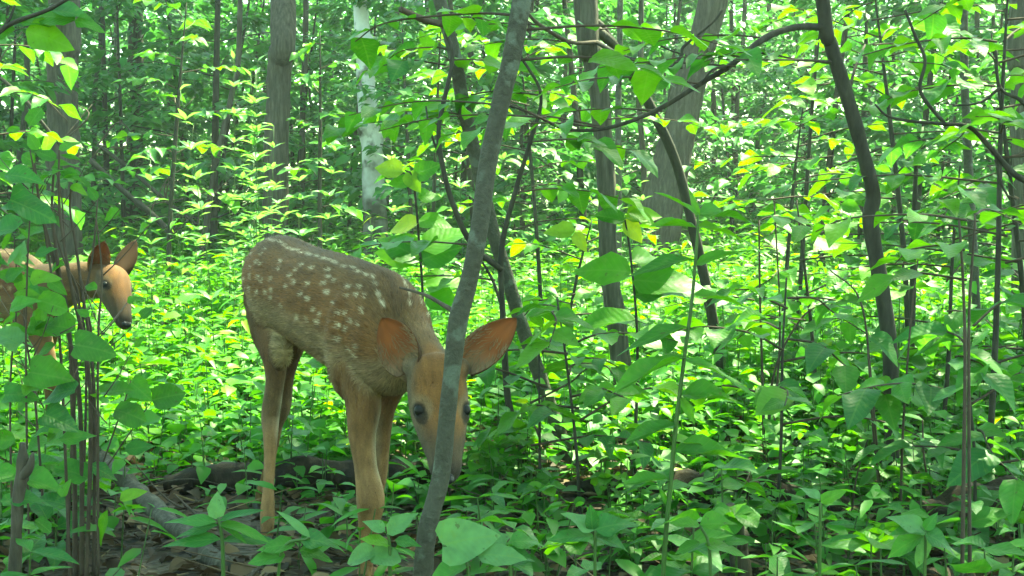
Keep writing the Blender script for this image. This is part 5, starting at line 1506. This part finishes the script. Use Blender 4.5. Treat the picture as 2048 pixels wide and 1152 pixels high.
# understory shrubs of the right half with level, overlapping leaves
def leafy_sapling(label, u, d, top, nbr, nl, L, lean=0, cols=('green', 'green', 'dark'), stem_w=12, low=.25, reach=.5, kind='ovate'):
    x = (u - 1024) / F * d
    g_ = gp(x, d, -.02)
    tz = P(u, top, d).z
    pts = [g_, Vector((x + lean * .25, d, tz * .35)), Vector((x + lean * .6, d + .05, tz * .7)), Vector((x + lean, d + .08, tz))]
    root = thing("leafy_sapling", label, "sapling", gp(x, d))
    mb = MB(); c = mb.tube(pts, [stem_w * d / F / 2, stem_w * d / F / 2 * .85, stem_w * d / F / 3, .002], 8, 7, .05); mb.build("stem", M_BARK_DARK, root, root.location)
    for i in range(nbr):
        t = low + (1 - low) * (i + rnd.random() * .6) / nbr
        q = c[min(int(t * (len(c) - 1)), len(c) - 1)]
        twig_leaves(root, arch(q, i * 2.4 + rnd.uniform(-.4, .4), reach * (1.15 - .6 * t) * rnd.uniform(.7, 1.15), rnd.uniform(.03, .16), rnd.uniform(.05, .14)), nl, L, kind, cols, twig_r=.002)
    return root
for a_ in [("sapling with big overlapping oval leaves filling the top right corner", 1985, 3.1, -60, 15, 7, .085, .05, ('green', 'dark', 'green'), 14, .45, .60),
           ("leafy sapling with tiered dark leaves at the right edge beside the cut-off trunk", 2070, 3.7, 60, 14, 7, .105, -.1, ('dark', 'green'), 14, .2, .62),
           ("leafy sapling reaching over the curving right-hand tree from behind", 1830, 4.3, -40, 15, 7, .085, -.12, ('green',), 13, .45, .62),
           ("leafy sapling with bright sprays between the big leaning trunk and the curving tree", 1590, 4.8, 0, 13, 7, .095, .1, ('green',), 11, .4, .6),
           ("short leafy sapling at mid height right of the curving tree", 1890, 3.6, 330, 9, 6, .095, .06, ('green', 'dark'), 10, .35, .5),
           ("short leafy sapling standing left of the curving tree", 1640, 3.9, 400, 8, 6, .095, -.05, ('green',), 9, .35, .45),
           ("tall wispy sapling with sparse green leaves beside the furrowed trunk", 1110, 4.4, 440, 7, 6, .09, .12, ('green',), 9, .45, .42),
           ("leafy sapling just right of the big leaning trunk", 1560, 5.4, 200, 11, 7, .09, .1, ('green',), 10, .35, .55),
           ("leafy sapling close behind the slanting stem", 1090, 5.2, 60, 12, 7, .09, -.1, ('green',), 10, .45, .55),
           ("sapling with deep green sprays at the upper left behind the shrub", -20, 4.6, -20, 11, 7, .095, .0, ('dark', 'green'), 10, .5, .45),
           ("leafy sapling with dark sprays left of the straight grey trunk", 330, 6.6, 0, 13, 8, .085, .1, ('dark', 'green'), 11, .42, .5),
           ("leafy sapling with shaded sprays right of the straight grey trunk", 640, 7.4, 60, 10, 7, .085, .0, ('dark', 'green'), 11, .4, .26),
           ("leafy sapling with bright oval leaves a little right of the pale trunk", 860, 6.2, 20, 12, 7, .12, .05, ('green',), 10, .5, .55),
           ("low leafy sapling in the lower right with drooping ribbed leaves", 1960, 2.7, 640, 9, 6, .095, 0, ('dark',), 8, .35, .34),
           ("low leafy sapling right of the tall pale-stalked herb", 1560, 2.9, 560, 9, 6, .085, .03, ('green', 'dark'), 8, .4, .36),
           ("slim leafy sapling left of the tall pale-stalked herb", 1165, 2.9, 600, 8, 6, .085, -.05, ('green',), 8, .4, .36),
           ("low leafy sapling close behind the orange ear of the grazing fawn", 1080, 3.0, 700, 7, 6, .075, 0, ('green', 'dark'), 7, .35, .3)]:
    leafy_sapling(*a_)

yl = thing("yellow_leaved_sapling", "slender sapling with broad yellow-green leaves above the grazing fawn's back", "sapling", gp(P(835, 480, 3.6).x, 3.6))
branch(yl, [gp(yl.location.x, 3.6, -.02), P(846, 640, 3.6), P(838, 480, 3.6), P(826, 360, 3.6), P(810, 340, 3.6)], [7, 4], M_BARK_DARK, name="stem")
for (u, v, L, a, f, cl) in [(806, 345, 62, 165, .7, 'yellow'), (812, 345, 50, -50, .8, 'yellow'), (828, 350, 60, 20, .9, 'green'), (826, 365, 50, 178, .6, 'green'), (836, 395, 50, 10, .6, 'green'), (838, 440, 70, -10, .4, 'green'), (838, 445, 70, 190, .5, 'yellow'),
                            (842, 510, 95, 175, .75, 'green'), (846, 520, 100, 150, .55, 'green'), (842, 520, 85, 20, .75, 'green'), (846, 500, 110, 28, .4, 'green'), (850, 570, 100, 10, .4, 'green'), (850, 590, 90, -25, .4, 'green')]:
    leafP(yl, u, v, 3.6, L, a, f, 'ovate', cl, 1.25, rnd.uniform(-.3, .3))
y2 = thing("yellow_leaved_sapling", "slender sapling with sunlit yellow leaves against the furrowed trunk", "sapling", gp(P(1270, 480, 3.3).x, 3.3))
branch(y2, [gp(y2.location.x, 3.3, -.02), P(1275, 700, 3.3), P(1262, 520, 3.3), P(1250, 440, 3.3)], [7, 4], M_BARK_DARK, name="stem")
for (u, v, L, a, f, cl) in [(1250, 442, 65, 165, .6, 'green'), (1248, 440, 60, -45, .8, 'yellow'), (1252, 436, 75, 10, .6, 'yellow'), (1258, 425, 60, -20, .5, 'yellow'), (1262, 520, 110, 5, .3, 'green'), (1262, 545, 120, 170, .6, 'green'), (1264, 560, 150, -4, .4, 'green'), (1268, 590, 130, 12, .4, 'green'), (1150, 462, 65, 178, .6, 'yellow'), (1150, 465, 45, -60, .8, 'yellow'), (1270, 640, 120, 184, .4, 'green'), (1274, 680, 120, 0, .4, 'green')]:
    leafP(y2, u, v, 3.3, L, a, f, 'ovate', cl, 1.1, rnd.uniform(-.3, .3))

# twin green stems and other thin upright stems on the right
for (lab, lst) in (("pair of thin green stems rising close together at the right", [([(1925, 1150, 2.3), (1928, 900, 2.3), (1930, 700, 2.3), (1926, 560, 2.3), (1918, 440, 2.3)], 9), ([(1942, 1150, 2.32), (1938, 860, 2.32), (1938, 640, 2.32), (1946, 500, 2.32), (1950, 430, 2.32)], 8)]),
                   ("cluster of thin dark stems at the foot of the curving right-hand tree", [([(1770, 1060, 2.9), (1750, 900, 2.9), (1735, 690, 2.9)], 7), ([(1765, 1060, 2.95), (1742, 760, 2.95), (1720, 600, 2.95), (1660, 540, 2.95)], 6), ([(1700, 1060, 2.9), (1712, 960, 2.9), (1735, 880, 2.9)], 5), ([(1880, 1050, 2.9), (1850, 930, 2.9), (1845, 840, 2.9)], 6), ([(1800, 1060, 2.8), (1806, 860, 2.8), (1822, 640, 2.8), (1836, 520, 2.8)], 6)]),
                   ("spreading clump of thin brown stems between the leaning stem and the curving tree", [([(1530, 940, 3.4), (1525, 760, 3.4), (1520, 600, 3.4), (1518, 440, 3.4)], 7), ([(1535, 940, 3.4), (1545, 760, 3.4), (1600, 640, 3.4), (1660, 600, 3.4)], 6), ([(1540, 940, 3.45), (1552, 800, 3.45), (1560, 640, 3.45), (1548, 400, 3.45)], 6)])):
    r_ = thing("stem_clump", lab, "shrub", gp(P(lst[0][0][0][0], 1100, lst[0][0][0][2]).x, lst[0][0][0][2]))
    for pts, w in lst:
        g_ = P(*pts[0]); g_.z = -.02
        branch(r_, [g_] + pts[1:], [w, w * .5], M_TWIG, sides=6, k=6, name="stem")
        if 'foot of the curving' not in lab: spray_at(r_, [(*pts[-1], rnd.uniform(0, 6.28)), (*pts[-2], rnd.uniform(0, 6.28))], 4, .08, length=.2)
# dead scrubby limbs at the right edge
db = thing("dead_branch", "crooked dark branch reaching in from the right edge", "branch", P(2048, 370, 3.0))
for pts, w in (([(2080, 372, 3.0), (2030, 350, 3.0), (1985, 300, 3.0), (1940, 255, 3.0), (1890, 248, 3.0), (1820, 242, 3.0), (1775, 232, 3.0), (1750, 208, 3.0)], [15, 10, 7, 4]), ([(2080, 240, 3.1), (2040, 200, 3.1), (2000, 175, 3.1), (1992, 100, 3.1)], [11, 7, 5]), ([(2000, 175, 3.1), (1960, 205, 3.1), (1905, 212, 3.1)], [7, 3]), ([(1990, 300, 3.0), (2000, 360, 3.0), (2020, 400, 3.0)], [8, 4]), ([(1890, 248, 3.0), (1850, 200, 3.0), (1840, 170, 3.0), (1850, 120, 3.0), (1830, 70, 3.0), (1810, 20, 3.0)], [8, 7, 6])):
    branch(db, pts, w, M_BARK_DARK)
